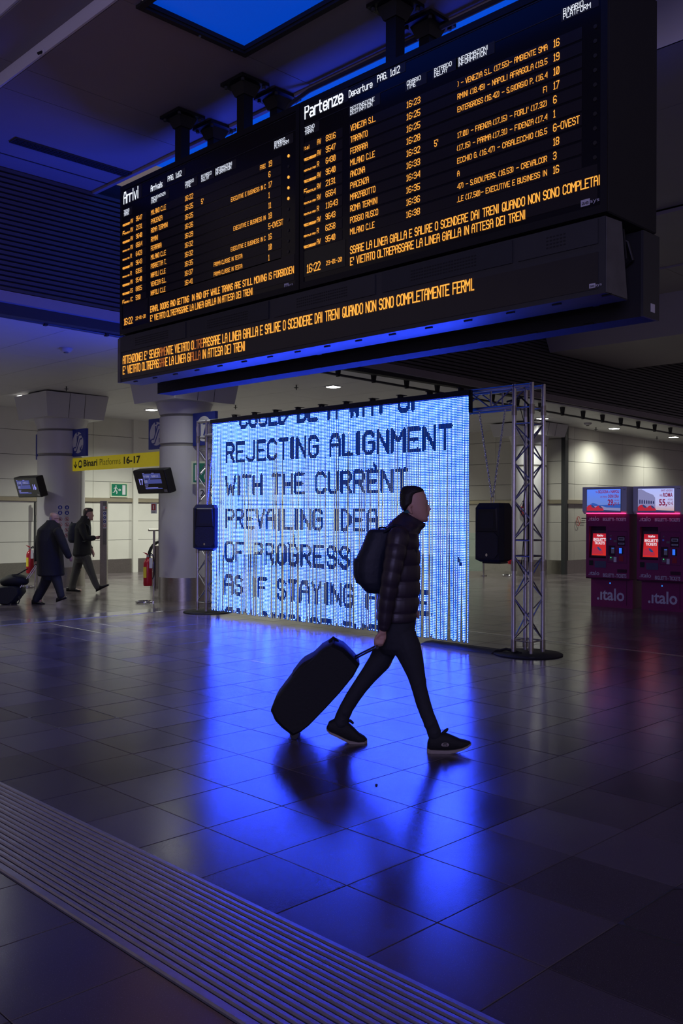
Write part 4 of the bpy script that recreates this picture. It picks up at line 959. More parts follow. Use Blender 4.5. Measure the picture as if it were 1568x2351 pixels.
def machine(k,label):
    org=Vector((14.137,8.237,0))+u*(.897*k)
    t=thing('ticket_machine',label,'ticket machine',org,rzm,'ticket machines'); t.scale=(.885,1,1)
    S_=.00146; X=lambda c:(c-300)*S_; Z=lambda c:.50+(1395-c)*.001410
    W=.87
    b=MB()
    # body with a recess for the screen
    rx0,rx1,rz0,rz1=X(340),X(578),Z(1150),Z(765)
    b.box(0,W,.10,.62,.50,1.60)
    for q in ((0,rx0,.50,1.60),(rx1,W,.50,1.60),(rx0,rx1,.50,rz0),(rx0,rx1,rz1,1.60)): b.box(q[0],q[1],0,.10,q[2],q[3])
    b.obj('body',M_MAG,t); MB().box(rx0,rx1,.095,.10,rz0,rz1).obj('screen_recess',M_MAGD,t)
    MB().box(0.0,W,.0,.02,.49,.515).obj('lower_lip',M_MAGD,t)
    MB().box(.03,W,.15,.62,0,.495).obj('plinth',M_MAG,t); MB().box(.75,.757,.147,.15,.05,.46).obj('door_gap',M_MAGD,t)
    # hood
    b=MB(); y0=-.06; pts=[(y0,1.65),(y0,2.06),(.62,2.06),(.62,1.60),(0.0,1.60)]
    b.add([(-.045,y,z) for y,z in pts]+[(W-.03,y,z) for y,z in pts],[(0,1,2,3,4),(9,8,7,6,5)]+[(i,5+i,5+(i+1)%5,(i+1)%5) for i in range(5)])
    b.obj('hood',M_LGT,t); MB().box(.02,W-.06,-.036,-.014,1.603,1.610).obj('led_strip',M_PINK,t)
    # ad screen
    ax0,ax1,az0,az1=.05,.725,1.635,2.02
    MB().box(ax0-.008,ax1+.008,y0-.003,y0,az0-.008,az1+.008).obj('screen_frame',M_INK,t)
    MB().box(ax0,ax1,y0-.006,y0-.003,az0,az1).obj('advert_screen',AD1 if k==0 else AD2,t)
    yy=y0-.008
    def fl(P,M,nm,d=0): MB().prism_y(P,yy-d-.001,yy-d).obj(nm,M,t,fix=True)
    if k==0:
        fl([(ax0,1.74),(ax0+.05,1.755),(ax0+.12,1.79),(ax0+.15,1.785),(ax0+.25,1.75),(ax1,1.77),(ax1,1.70),(ax0,1.70)],E_SEA,'advert_picture'); fl([(ax0,az0),(ax1,az0),(ax1,1.70),(.45,1.71),(.36,1.735),(ax0,1.73)],E_STONE,'advert_picture',.001)
    else:
        P=[(ax0,1.70),(ax0,2.01),(.12,2.01),(.22,1.96),(.34,1.915),(.375,1.87),(.38,1.70)]; fl(P,E_STONE,'advert_picture')
        b=MB()
        for i in range(7): xx=.075+i*.043; b.prism_y([(xx,1.77),(xx+.025,1.77),(xx+.025,1.83-.004*i),(xx+.0125,1.845-.004*i),(xx,1.83-.004*i)],yy-.002,yy-.001)
        b.obj('advert_picture',E_DARKL,t)
    fl([(ax0,az0),(ax1,az0),(ax1,1.655),(ax0,1.68)],E_DARKL,'advert_picture',.002)
    for sx,sc_ in ((ax0,.20),(.225,.17)):
        fl(mirror_poly(TRAIN,sx,az0+.02,sc_,sc_*1.0),E_TR,'advert_picture',.003); fl(mirror_poly(TGL,sx,az0+.02,sc_,sc_),E_TRD,'advert_picture',.004)
    T=lambda s_,x,z,h,w,al='R',m=E_DRED,bo=.01: text('screen_text',s_,x,z,h,m,t,width=w,y=yy-.006,bold=bo,align=al)
    if k==0:
        T('TRA',.278,1.955,.030,.05); T('BOLOGNA',.488,1.953,.052,.20,bo=.03); T('E',.518,1.955,.030,.018); T('NAPOLI',.70,1.953,.052,.165,bo=.03)
        T('UN TRENO',.465,1.877,.030,.14); T('OGNI ORA',.695,1.875,.052,.215,bo=.03); T('29,',.605,1.752,.095,.13,bo=.03); T('DA SOLI',.70,1.822,.022,.09); T('90 €',.70,1.754,.045,.095)
    else:
        T('PARTI ADESSO',.70,1.97,.032,.215); T('PER',.515,1.887,.034,.052); T('ROMA',.70,1.883,.065,.175,bo=.03); T('55,',.595,1.745,.10,.145,bo=.03); T('A SOLI',.705,1.825,.028,.095); T('90 €',.71,1.752,.05,.105)
    text('number_print','037' if k==0 else '038',.80,2.005,.018,M_INK,t,width=.05,y=y0-.002,align='C')
    # printed names
    def pr(s_,c0,zc,h,w,m=M_PRT,bo=.02): text('front_print',s_,X(c0),Z(zc),h,m,t,width=w*S_,y=-.002,bold=bo)
    pr('.ıtalo',333,697,.075,150,M_PRT,.015); pr('BIGLIETTI - TICKETS',535,697,.052,317,M_PRT,.03)
    pr('.ıtalo',338,1357,.072,150,M_PRTB,.012); pr('BIGLIETTI - TICKETS',540,1375,.060,318,M_PRTB,.02)
    text('front_print','.ıtalo',.155,.125,.20,M_PRTB,t,width=.55,y=.148,bold=.02)
    MB().disc_y(.42,.415,.011,.146,.15,12).obj('indicator_lamp',E_BLU,t)
    # touch screen, leaning back
    x0,x1,z0,z1=X(372),X(572),Z(1118),Z(852)
    def lean(z): return .030+.055*(z-z0)/(z1-z0)
    def slab(P,d,M,nm):
        b=MB(); b.add([(x,lean(z)-d,z) for x,z in P],[tuple(range(len(P)))]); b.obj(nm,M,t,fix=False)
    slab([(x0-.02,z0-.02),(x1+.01,z0-.02),(x1+.01,z1+.05),(x0-.02,z1+.05)],0,mat('bezel_brown',(.12,.06,.06),.4,0,.1),'screen_bezel')
    slab([(x0,z0),(x1,z0),(x1,z1),(x0,z1)],.003,E_RED,'touch_screen')
    for s_,zz_,h_,w_,bo in (('italo',z1-.050,.038,.13,.02),('BIGLIETTI',z1-.125,.045,.255,.02),('TICKETS',z1-.185,.045,.21,.02)):
        me=textmesh(s_,(x0+x1)/2,zz_,h_,w_,0,bo,0,'C')
        for v in me.vertices: v.co.y=lean(v.co.z)-.006
        me.materials.clear(); me.materials.append(E_TXT); link('screen_text',me,t)
    slab(mirror_poly(TRAIN,x0+.005,z0+.025,.225,.24),.005,E_TR,'screen_picture'); slab(mirror_poly(TGL,x0+.005,z0+.025,.225,.24),.007,E_TRD,'screen_picture')
    # controls
    def bx(c0,c1,d0,d1,M,nm,y_=-.006,y1_=0): return MB().box(X(c0),X(c1),y_,y1_,Z(d1),Z(d0)).obj(nm,M,t)
    for q in ((603,606,820,1200),(862,865,820,1200),(603,865,818,821),(603,865,1198,1201)): bx(*q,M_MAGD,'panel_line',-.002)
    bx(735,840,878,995,M_MAGD,'card_unit',-.004); bx(752,830,895,928,M_LGT,'card_slot',-.012); bx(758,824,903,920,M_INK,'slot_opening',-.014,-.012); bx(752,830,958,976,M_LGT,'card_slot',-.010); bx(758,824,963,971,M_INK,'slot_opening',-.012,-.010)
    bx(615,705,995,1115,M_MAGD,'reader_recess',-.003); bx(658,700,1015,1090,M_PLAST,'card_reader',-.02); bx(662,696,1020,1032,E_SEA,'reader_screen',-.021,-.02)
    for r_ in range(4):
        for c_ in range(3): bx(661+c_*13,670+c_*13,1040+r_*12,1048+r_*12,M_WHITE,'key',-.022,-.02)
    bx(755,815,1015,1092,M_INK,'coin_window',-.004); bx(760,795,1020,1085,E_KEY,'coin_light',-.006,-.004); bx(757,815,1115,1178,M_REDP,'return_flap',-.006)
    MB().disc_y(X(648),Z(915),.018,-.02,0,16).obj('coin_slot',M_CHROME,t); MB().disc_y(X(648),Z(875),.014,-.006,0,14).obj('lock',M_PLAST,t); bx(685,725,928,952,M_PLAST,'handset_mark',-.006)
    bx(632,680,1128,1172,M_PLAST,'note_slot',-.012); MB().disc_y(X(652),Z(1136),.007,-.016,-.012,10).obj('green_lamp',E_GRN,t); bx(688,725,1130,1192,M_LGT,'pin_pad',-.012)
    bx(345,402,1180,1240,M_INK,'speaker_window',-.003); bx(425,580,1185,1265,mat('tray_flap',(.10,.09,.13),.12,0,.1),'ticket_tray',-.006); bx(735,865,1275,1315,M_MAGD,'lock_plate',-.002)
    return t
machine(0,'burgundy ticket machine with coast advert and 29,90 price, left of the two')
machine(1,'burgundy ticket machine with amphitheatre advert and 55,90 price, cut by the right edge')

# ================================================================== PEOPLE
def remesh(mb,vox,name,mats,parent=None,smooth=3,sub=0):
    me=mb.mesh('tmp',M_BLACK); o=bpy.data.objects.new('tmp',me); C.objects.link(o)
    m=o.modifiers.new('r','REMESH'); m.mode='VOXEL'; m.voxel_size=vox; m.use_smooth_shade=True
    if smooth: s=o.modifiers.new('s','SMOOTH'); s.iterations=smooth; s.factor=.5
    dg=bpy.context.evaluated_depsgraph_get(); me2=bpy.data.meshes.new_from_object(o.evaluated_get(dg)); bpy.data.objects.remove(o); bpy.data.meshes.remove(me)
    me2.name=name; me2.materials.clear()
    for q in (mats if isinstance(mats,(list,tuple)) else [mats]): me2.materials.append(q)
    me2.polygons.foreach_set('use_smooth',[True]*len(me2.polygons))
    return link(name,me2,parent)
class Fig:
    """measures points of a figure standing at distance D; local x = right, y = away, z = up"""
    def __init__(s,px0,D): s.px0=px0; s.D=D; s.u0=(px0-784)/FPX*D; s.loc=(CA*D+SA*s.u0,SA*D-CA*s.u0,0)
    def P(s,px,py,w=0):
        d=s.D+w; hy=1178+ROLL*(px-784); return Vector(((px-784)/FPX*d-s.u0, w, EYE-(py-hy)/FPX*d))
    def R(s,px): return px*s.D/FPX
    def limb(s,mb,pts,n=14,yk=1.0):
        """pts: (px,py,w,radius_px[,depth factor])"""
        rings=[]; Q=[s.P(p[0],p[1],p[2]) for p in pts]
        T=[]
        for k in range(len(Q)): T.append((Q[min(k+1,len(Q)-1)]-Q[max(k-1,0)]).normalized())
        def ring(c,t,r,yk_):
            b=Vector((0,1,0)); b=(b-t*b.dot(t)); b=b.normalized() if b.length>.1 else Vector((1,0,0)); a=b.cross(t).normalized()
            return [c+a*math.cos(2*PI*i/n)*r+b*math.sin(2*PI*i/n)*r*yk_ for i in range(n)]
        for k,(q,t) in enumerate(zip(Q,T)):
            r=s.R(pts[k][3]); yk_=pts[k][4] if len(pts[k])>4 else yk
            if k==0:
                rings.append(ring(q-t*r*.75,t,r*.35,yk_)); rings.append(ring(q-t*r*.45,t,r*.8,yk_))
            rings.append(ring(q,t,r,yk_))
            if k==len(Q)-1:
                rings.append(ring(q+t*r*.45,t,r*.8,yk_)); rings.append(ring(q+t*r*.75,t,r*.35,yk_))
        mb.loft(rings)
    def slices(s,mb,rows,n=24,ex=2.3):
        """rows: (py, pxL, pxR, half depth m, centre depth m) horizontal superellipse slices"""
        rings=[]
        for r in rows:
            py,l,rr,hd=r[:4]; w=r[4] if len(r)>4 else 0
            a=s.P(l,py,w); b=s.P(rr,py,w); c=(a+b)/2; hx=(b.x-a.x)/2
            rg=[]
            for i in range(n):
                t=2*PI*i/n; ct,st=math.cos(t),math.sin(t)
                rg.append((c.x+hx*math.copysign(abs(ct)**(2/ex),ct),c.y+hd*math.copysign(abs(st)**(2/ex),st),c.z))
            rings.append(rg)
        mb.loft(rings)
M_SKIN=mat('skin',(.55,.32,.25),.5,0,.08,20)
M_SKIN2=mat('older_skin',(.46,.27,.21),.5,0,.08,20)
M_HAIR=mat('dark_hair',(.010,.008,.007),.6,0,.3,60,bump=.4)
M_HAIRG=mat('thin_grey_hair',(.26,.22,.22),.6,0,.2,60,bump=.4)
M_HAIRB=mat('brown_hair',(.035,.024,.018),.6,0,.3,60,bump=.4)
M_JACK=mat('black_puffer_nylon',(.030,.022,.034),.42,0,.2,20)
M_JEAN=mat('dark_jeans',(.020,.022,.030),.8,0,.25,40,bump=.2)
M_SHOE=mat('black_knit_shoe',(.010,.010,.012),.75,0,.25,60,bump=.3)
M_SOLE=mat('grey_shoe_sole',(.33,.29,.26),.6,0,.12,30)
M_BAG=mat('navy_backpack_nylon',(.008,.012,.026),.6,0,.2,40,bump=.2)
M_CASE=mat('black_suitcase_fabric',(.008,.009,.010),.75,0,.25,50,bump=.3)
M_COAT=mat('black_wool_coat',(.009,.009,.012),.85,0,.25,60,bump=.3)
M_TROU=mat('dark_navy_trousers',(.014,.016,.026),.8,0,.2,40)
M_TROG=mat('grey_trousers',(.055,.053,.052),.8,0,.2,40)
M_LEAT=mat('black_leather',(.010,.010,.011),.35,0,.2,30)
RC=YAW-PI/2

def head_rows(sx,sy,k,flip=1):
    """profile slices (py,back,front,halfdepth); sx,sy = chin-to-crown box: px of the back of the head, py of the crown; k = px scale"""
    base=[(0,-8,8+28,.030),(2,7,45,.050),(6,4,51,.062),(12,1.5,55,.070),(20,0,58.5,.076),(30,.5,61,.077),(38,1.5,61.5,.0755),(42,3,60.5,.074),(48,5,61.5,.072),(55,8,61,.069),(62,13,61.8,.063),(69,20,62.5,.055),(75,28,63,.045),(79,36,61,.030),(81,42,57,.016)]
    base[0]=(0,18,36,.026)
    return [(sy+k*a,sx+k*b,sx+k*c,h*k/1.0) for a,b,c,h in base]
# ---------------------------------------------------------------- main man
F=Fig(920,6.25)
ppl=thing  # alias
b=MB()
HK=1.0
F.slices(b,head_rows(919.5,1118,HK),26,2.15)
b2=F.limb
b2(b,[(979,1157,0,3.2),(983.5,1164,0,3.6),(986.5,1169.5,0,4.0),(982,1172.5,0,3.6)],10)      # nose
b2(b,[(979,1151.5,-.03,3),(980,1151,0,3),(979,1151.5,.03,3)],8)                       # brow
b2(b,[(981.5,1178.5,-.014,2.6),(983.5,1178,0,3.0),(981.5,1178.5,.014,2.6)],8)     # lips
b2(b,[(981,1183,-.012,2.4),(982.5,1183,0,2.8),(981,1183,.012,2.4)],8)
b2(b,[(976,1193,0,6.0),(979,1194,0,5.5)],10)
for wd in (-.082,.082): 
    b2(b,[(943,1161,wd*.92,3.8,.7),(939,1165,wd*1.04,4.6,.6),(941,1172,wd*1.02,4.3,.6),(945,1178,wd,3.2,.5)],10)   # ears
b2(b,[(944,1180,0,19,.95),(938,1196,0,19,1.0),(930,1214,0,21,1.3)],16)                        # neck
F.slices(b,[(1205,905,950,.12),(1220,895,952,.185),(1250,888,952,.16),(1300,888,950,.135),(1350,884,945,.13),(1400,884,942,.145),(1440,882,940,.15),(1470,886,940,.13),(1490,892,935,.08)],24)
# arms: near arm hangs down and holds the suitcase, far arm in the pocket
b2(b,[(914,1225,-.19,15),(905,1270,-.215,13),(893,1330,-.22,12),(885,1385,-.20,10),(882,1436,-.19,8),(879,1452,-.19,8.6)],14)
b2(b,[(914,1225,.19,15),(915,1270,.215,13),(918,1325,.21,12),(928,1370,.19,10),(945,1400,.15,8)],14)
# palm and fingers of the near hand, closed round the handle
b2(b,[(879,1450,-.19,9.0,.55),(878,1462,-.19,10.5,.5),(875,1472,-.19,10,.5)],14)
for i,(dx,dl) in enumerate(((-8,.9),(-3.0,1.05),(2.0,1.0),(6.5,.85))):
    x0_,y0_=876+dx*.9,1472+abs(dx)*.1
    b2(b,[(x0_,y0_-4,-.205,3.0),(x0_-2.5,y0_+5*dl,-.212,2.9),(x0_-5,y0_+10*dl,-.195,2.7),(x0_-4,y0_+11*dl,-.172,2.6),(x0_-1.5,y0_+6*dl,-.160,2.5)],8)
b2(b,[(872,1455,-.20,3.8),(865,1463,-.207,3.6),(862,1472,-.205,3.2),(862,1479,-.195,2.9)],8)     # thumb
b2(b,[(945,1400,.15,9,.6),(953,1406,.14,9,.5)],10)
for i in range(4): b2(b,[(953,1401+i*4,.14,2.8),(959,1404+i*4,.14,2.6),(962,1408+i*4,.135,2.4)],8)
b2(b,[(948,1397,.12,3.2),(955,1397,.11,2.9)],8)
# legs inside the trousers
b2(b,[(900,1470,.06,22),(882,1520,.08,18),(848,1555,.10,14),(820,1595,.11,12),(800,1630,.12,9.5),(785,1660,.13,8),(778,1676,.13,8)],14)
b2(b,[(925,1470,-.06,22),(943,1520,-.08,18),(958,1565,-.09,13.5),(972,1610,-.10,12),(985,1655,-.11,9.5),(998,1685,-.12,8),(1000,1700,-.12,8)],14)
# feet
b2(b,[(778,1680,.13,9,.8),(795,1688,.13,8,.8),(815,1698,.13,7,1.0),(832,1700,.13,6,1.1)],12)
b2(b,[(998,1705,-.12,9,.8),(1020,1712,-.12,8,.8),(1045,1710,-.12,7,1.0),(1065,1706,-.12,5.5,1.1)],12)
man=remesh(b,.0060,'person',M_SKIN,None,3)
man.location=F.loc; man.rotation_euler=(0,0,RC)
tag(man,'young man in a black puffer jacket striding past the glowing curtain','person')
# facial details
for wd in (-1,1):
    e=MB(); c=F.P(973,1160.5,0); 
    e.lathe([(.0005,-.006),(.006,-.004),(.0075,0),(.006,.004),(.0005,.006)],10); o=e.obj('eye',M_WHITE,man,True); o.location=(c.x,wd*.036,c.z)
    e=MB(); F.limb(e,[(969,1154.5,wd*.050,1.3),(975,1152.5,wd*.040,1.6),(979.5,1153.5,wd*.022,1.3)],6); e.obj('eyebrow',M_HAIR,man,True)
# hair
b=MB(); F.slices(b,[(1115,934,951,.026),(1117.5,926,962,.050),(1121.5,922,970,.068),(1127,919,974,.0765),(1131,918,969,.080),(1134,917.5,960,.082),(1140,917,955,.084),(1149,917,953,.085),(1157,917.5,950,.084),(1161,918.5,943,.081),(1167,921,934,.072),(1173,925,933,.055)],26,2.2)
remesh(b,.0045,'hair',M_HAIR,man,1)
# jacket
b=MB()
rows=[]
prof=[(1204,896,964,.14),(1210,886,964,.175),(1222,880,961,.215),(1240,876,962,.235),(1260,873,964,.225),(1300,870,966,.205),(1345,866,965.5,.20),(1385,864,962.5,.20),(1408,863,959,.20),(1420,864,956,.195),(1427,868,950,.185)]
def interp(prof,y):
    for a,c in zip(prof,prof[1:]):
        if a[0]<=y<=c[0]:
            t=(y-a[0])/(c[0]-a[0]); return [a[i]+(c[i]-a[i])*t for i in range(len(a))]
y=1204
while y<=1427:
    r=interp(prof,y); 
    if y>1215: q=abs(math.sin(PI*(y-1224)/36.0))**.5; d=3.2*(1-q); r=[r[0],r[1]+d,r[2]-d,r[3]-.012*(1-q)]
    rows.append(tuple(r)); y+=4
F.slices(b,rows,32,2.4)
def sleeve(w,pts):
    out=[]
    for (x0_,y0_,w0,r0),(x1_,y1_,w1,r1) in zip(pts,pts[1:]):
        n_=max(2,int(math.hypot(x1_-x0_,y1_-y0_)/5))
        for i in range(n_):
            t=i/n_; yy_=y0_+(y1_-y0_)*t; q=abs(math.sin(PI*(yy_-1224)/30.0))**.5
            out.append((x0_+(x1_-x0_)*t,yy_,w0+(w1-w0)*t,(r0+(r1-r0)*t)*(1-.13*(1-q))))
    out.append(pts[-1]); F.limb(b,out,16)
sleeve(0,[(916,1228,-.20,25),(908,1270,-.235,24),(897,1330,-.245,21.5),(888,1385,-.225,18.5),(883,1432,-.205,15.5),(882,1440,-.205,13)])
sleeve(0,[(916,1228,.20,24),(916,1275,.235,22),(922,1325,.23,20),(933,1370,.20,17),(945,1392,.17,14)])
def slant(mb,rows,n=28):
    R_=[]
    for pb,pf,l,r,hd in rows:
        a=F.P(l,pb,0); c=F.P(r,pf,0); cx=(a.x+c.x)/2; hx=(c.x-a.x)/2; R_.append([(cx+hx*math.cos(2*PI*i/n),hd*math.sin(2*PI*i/n),(a.z+c.z)/2+(c.z-a.z)/2*math.cos(2*PI*i/n)) for i in range(n)])
    mb.loft(R_)
slant(b,[(1174,1200,926,972,.078),(1176,1202,922,977,.090),(1186,1208,910,978,.11),(1196,1214,898,970,.145),(1210,1226,885,963,.19)])
remesh(b,.0075,'jacket',M_JACK,man,2)
# cyan shirt collar peeking out
b=MB(); F.slices(b,[(1171,927,948,.065),(1174,926,950,.07),(1178,926,950,.07)],20); b.obj('shirt_collar',mat('teal_collar',(.01,.10,.14),.6,0,.1),man,True)
# trousers
b=MB()
F.slices(b,[(1415,868,956,.165),(1440,867,954,.165),(1465,869,955,.16),(1485,868,960,.15),(1500,880,955,.11)],24)
b2(b,[(895,1455,.07,26),(886,1490,.08,28),(872,1520,.085,26),(848,1550,.095,21),(829,1575,.10,18.5),(812,1600,.11,17.5),(797,1625,.12,16.5),(788,1645,.13,17),(784,1660,.13,18)],18)
b2(b,[(925,1455,-.07,30),(937,1490,-.08,31),(948,1520,-.085,26),(957,1550,-.09,20.5),(964,1580,-.095,17.5),(972,1610,-.10,17),(982,1640,-.11,16),(993,1665,-.12,15.5),(1000,1688,-.12,15.5)],18)
for x_,y_,w_,r_ in ((795,1632,.12,17.5),(787,1650,.13,18.3),(990,1660,-.12,16.8),(998,1680,-.12,16.8),(835,1565,.10,20.5),(962,1566,-.092,19.5)): b2(b,[(x_-1,y_-1,w_,r_),(x_+1,y_+1.5,w_,r_)],14)
remesh(b,.0070,'trousers',M_JEAN,man,2)
# shoes
def shoe(w,outl,sole,nm='shoe',tag_=None,M1=M_SHOE,M2=M_SOLE,Fg=None,hw=.045,par=None,tng=None):
    """outl: (px, py_top, py_bot, half width m) stations from heel to toe"""
    Fg=Fg or F; par=par or man; rings=[]; n=14
    for px_,yt,yb,h in outl:
        a=Fg.P(px_,yt,w); c=Fg.P(px_,yb,w); rg=[]
        for i in range(n):
            t=2*PI*i/n; ct,st=math.cos(t),math.sin(t); zc=(a.z+c.z)/2; hz=(a.z-c.z)/2
            rg.append((a.x,w+h*math.copysign(abs(ct)**.8,ct),zc+hz*math.copysign(abs(st)**.75,st)))
        rings.append(rg)
    b=MB().loft(rings); o=b.obj(nm,M1,par,True)
    b=MB(); rings=[]
    for px_,yt,yb,h in sole:
        a=Fg.P(px_,yt,w); c=Fg.P(px_,yb,w); rings.append([(a.x,w-h,a.z),(a.x,w+h,a.z),(c.x,w+h*.96,c.z),(c.x,w-h*.96,c.z)])
    s_=MB().loft(rings).obj('sole',M2,o,False)
    return o
sh=shoe(.13,[(752,1668,1676,.018),(757,1656,1681,.034),(770,1650,1688,.039),(785,1651,1694,.040),(800,1657,1700,.041),(812,1668,1704,.044),(826,1682,1706,.047),(838,1689,1706,.042),(844,1695,1704,.022)],
     [(751,1671,1675,.020),(758,1677,1682,.038),(775,1684,1690,.040),(795,1694,1700,.041),(805,1698,1705,.045),(825,1701,1708,.049),(838,1700,1707,.043),(845,1697,1703,.022)])
sh.parent=man
b=MB(); b2(b,[(797,1655,.13,4),(806,1655,.13,4),(812,1660,.13,3)],8); b.obj('tongue',M_SHOE,sh,True)
sh=shoe(-.12,[(983,1704,1720,.020),(988,1690,1722,.036),(1000,1684,1722,.040),(1015,1682,1722,.041),(1028,1683,1722,.042),(1043,1689,1721,.045),(1058,1696,1719,.048),(1072,1699,1714,.043),(1081,1702,1709,.024)],
     [(982.5,1717,1728,.026),(990,1719,1729,.040),(1010,1720,1728.5,.041),(1030,1720,1727.5,.043),(1045,1718,1725,.047),(1060,1714.5,1720,.049),(1073,1709,1714,.044),(1083,1704,1708,.026)])
b=MB(); b2(b,[(1018,1684,-.12,4),(1025,1678,-.12,4),(1029,1674,-.12,3)],8); b.obj('tongue',M_SHOE,sh,True)
c=F.P(1022,1706,-.12); b=MB(); b.disc_y(c.x,c.z,.026,-.167,-.1635,18,.014); b.obj('logo_patch',M_SOLE,sh); b=MB(); led(b,'S',c.x-.012,c.z-.009,.018,.024,y=-.1685,th=.22); b.obj('logo_mark',M_SHOE,sh,fix=False)
# backpack
bk=thing('backpack','dark navy backpack on the back of the young man in the puffer jacket','backpack',F.loc,RC)
b=MB(); F.slices(b,[(1215,850,905,.11),(1220,843,905,.135),(1240,836,902,.150),(1257,829,898,.155),(1280,818,892,.160),(1310,815,888,.160),(1335,820,886,.155),(1350,832,884,.14),(1360,842,882,.11)],24,3.0)
remesh(b,.009,'pack_body',M_BAG,bk,2)
b=MB(); F.slices(b,[(1282,814,845,.11),(1290,810.5,845,.125),(1320,812,845,.125),(1338,818,845,.11)],20,3.0); b.obj('front_pocket',M_BAG,bk,True)
b=MB(); F.limb(b,[(868,1219,-.02,2.5),(872,1211,-.01,2.5),(884,1211,.01,2.5),(888,1219,.02,2.5)],8); b.obj('grab_handle',M_BAG,bk,True)
for wd in (-.13,.13):
    b=MB(); F.limb(b,[(880,1224,wd*.8,5,2.2),(905,1207,wd,5,2.2),(935,1212,wd,5,2.2),(952,1235,wd,5,2.2),(954,1275,wd*1.05,5,2.2),(930,1320,wd*1.3,4,2),(890,1345,wd*1.1,4,2)],8); b.obj('shoulder_strap',M_BAG,bk,True)
# suitcase
sc_=thing('suitcase','black wheeled soft suitcase trailing behind the young man on its wheels','suitcase',Fig(730,6.62).loc,RC)
FS=Fig(730,6.62)
def case_loft(outl,w0,w1,ins):
    n=len(outl); cx=sum(p[0] for p in outl)/n; cy=sum(p[1] for p in outl)/n; rings=[]
    for w_,k in ((w0,ins),(w0+.03,1),(w1-.03,1),(w1,ins)):
        rings.append([FS.P(cx+(x-cx)*k,cy+(y-cy)*k,0)+Vector((0,w_,0)) for x,y in outl])
    return MB().loft(rings)
O=[(766,1469),(790,1480),(806,1496),(826,1517),(812,1543),(780,1582),(746,1619),(712,1654),(694,1668),(676,1676),(652,1658),(637,1642),(627,1619),(637,1596),(664,1560),(690,1526),(716,1508),(740,1484)]
o=case_loft(O,-.20,.20,.93).obj('case_body',M_CASE,sc_,True)
case_loft([(672,1545),(690,1521),(700,1512),(722,1500),(716,1525),(690,1556)],-.15,.15,.9).obj('side_handle',M_CASE,sc_,True)
case_loft([(640,1602),(631,1618),(640,1638),(656,1654),(668,1650),(652,1630),(650,1612)],-.16,.16,.92).obj('corner_guard',M_RUB,sc_,True)
b=MB(); FS.limb(b,[(758,1473,-.03,3.5),(766,1464,0,3.5),(776,1472,.03,3.5)],8); b.obj('top_handle',M_CASE,sc_,True)
for w_ in (-.15,.15):
    b=MB(); c=FS.P(680,1674.5,0); r=c.z-.003; b.cyl((c.x,w_-.018,c.z),(c.x,w_+.018,c.z),max(.02,r),n=20); b.obj('wheel',M_RUB,sc_,True)
    b=MB(); FS.limb(b,[(672,1668,w_,9,.6),(682,1671,w_,8,.6)],8); b.obj('wheel_housing',M_CASE,sc_,True)
pt=F.P(866,1484,-.19); d0=Vector(F.loc); d1=Vector(FS.loc); M_=Matrix.Rotation(-RC,3,'Z'); ploc=M_@(Matrix.Rotation(RC,3,'Z')@pt+d0-d1)
c0=FS.P(812,1512,0)
for w_ in (-.05,.05): MB().cyl((c0.x,w_,c0.z),(ploc.x,ploc.y+w_*.9,ploc.z),.007,n=8).obj('telescopic_bar',M_DGREY,sc_,True)
MB().cyl((ploc.x,ploc.y-.055,ploc.z),(ploc.x,ploc.y+.055,ploc.z),.011,n=10).obj('grip',M_RUB,sc_,True)

# ---------------------------------------------------------------- man with phone (far left pair, right one)
F2=Fig(187,18.2)
L=F2.limb
b=MB(); kk=26/78.0
def small_head(Fg,b,sx,sy,k,hd):
    Fg.slices(b,[(r[0],r[1],r[2],r[3]/k*hd) for r in head_rows(sx,sy,k)],20,2.15)
    Fg.limb(b,[(sx+61*k,sy+40*k,0,1.1),(sx+66*k,sy+51*k,0,1.3),(sx+62*k,sy+54*k,0,1.1)],8)
    for wd in (-.07,.07): Fg.limb(b,[(sx+24*k,sy+43*k,wd,1.2,.5),(sx+22*k,sy+50*k,wd,1.5,.5),(sx+25*k,sy+58*k,wd,1.1,.5)],8)
small_head(F2,b,192,1167,.345,1.0)
L(b,[(200,1190,0,6.2),(196,1198,0,6.5)],12)
F2.slices(b,[(1197,180,204,.14),(1210,176,205,.17),(1240,177,204,.14),(1275,176,205,.14),(1285,182,202,.10)],20)
L(b,[(190,1204,-.18,5.5),(194,1222,-.20,5),(200,1236,-.20,4.6),(210,1237,-.17,4),(219,1235,-.15,3.2),(223,1234,-.15,3.4)],12)
L(b,[(190,1204,.18,5.5),(194,1228,.20,5),(202,1250,.20,4.3),(211,1262,.18,3.3),(213,1267,.17,3.4)],12)
L(b,[(222,1234,-.15,3.6,.8),(226,1235,-.15,3.6,.7)],10)
for i in range(4): L(b,[(225,1233.5+i*.9,-.17+i*.012,1.05),(228.5,1234.6+i*.5,-.175+i*.012,1.0),(229.5,1233,-.165+i*.012,.95)],6)
L(b,[(223,1232,-.14,1.2),(227,1230.8,-.14,1.1),(229.5,1231,-.145,1.0)],6)
L(b,[(213,1267,.17,3.6,.6),(215,1273,.16,3.3,.6)],10)
for i in range(4): L(b,[(213.5+i*.9,1274,.165-i*.01,1.0),(213.8+i*.9,1279-abs(i-1)*.6,.16-i*.01,.9)],6)
L(b,[(212,1268,.15,1.1),(215.5,1273,.14,1.0)],6)
L(b,[(186,1280,.06,8),(180,1305,.08,7),(170,1330,.10,5),(166,1348,.11,4.2),(171,1354,.11,3.5),(186,1356,.11,3)],12)
L(b,[(196,1280,-.06,8),(207,1308,-.08,6.5),(214,1328,-.10,5),(222,1346,-.11,4),(230,1350,-.11,3.4),(243,1346,-.11,2.6)],12)
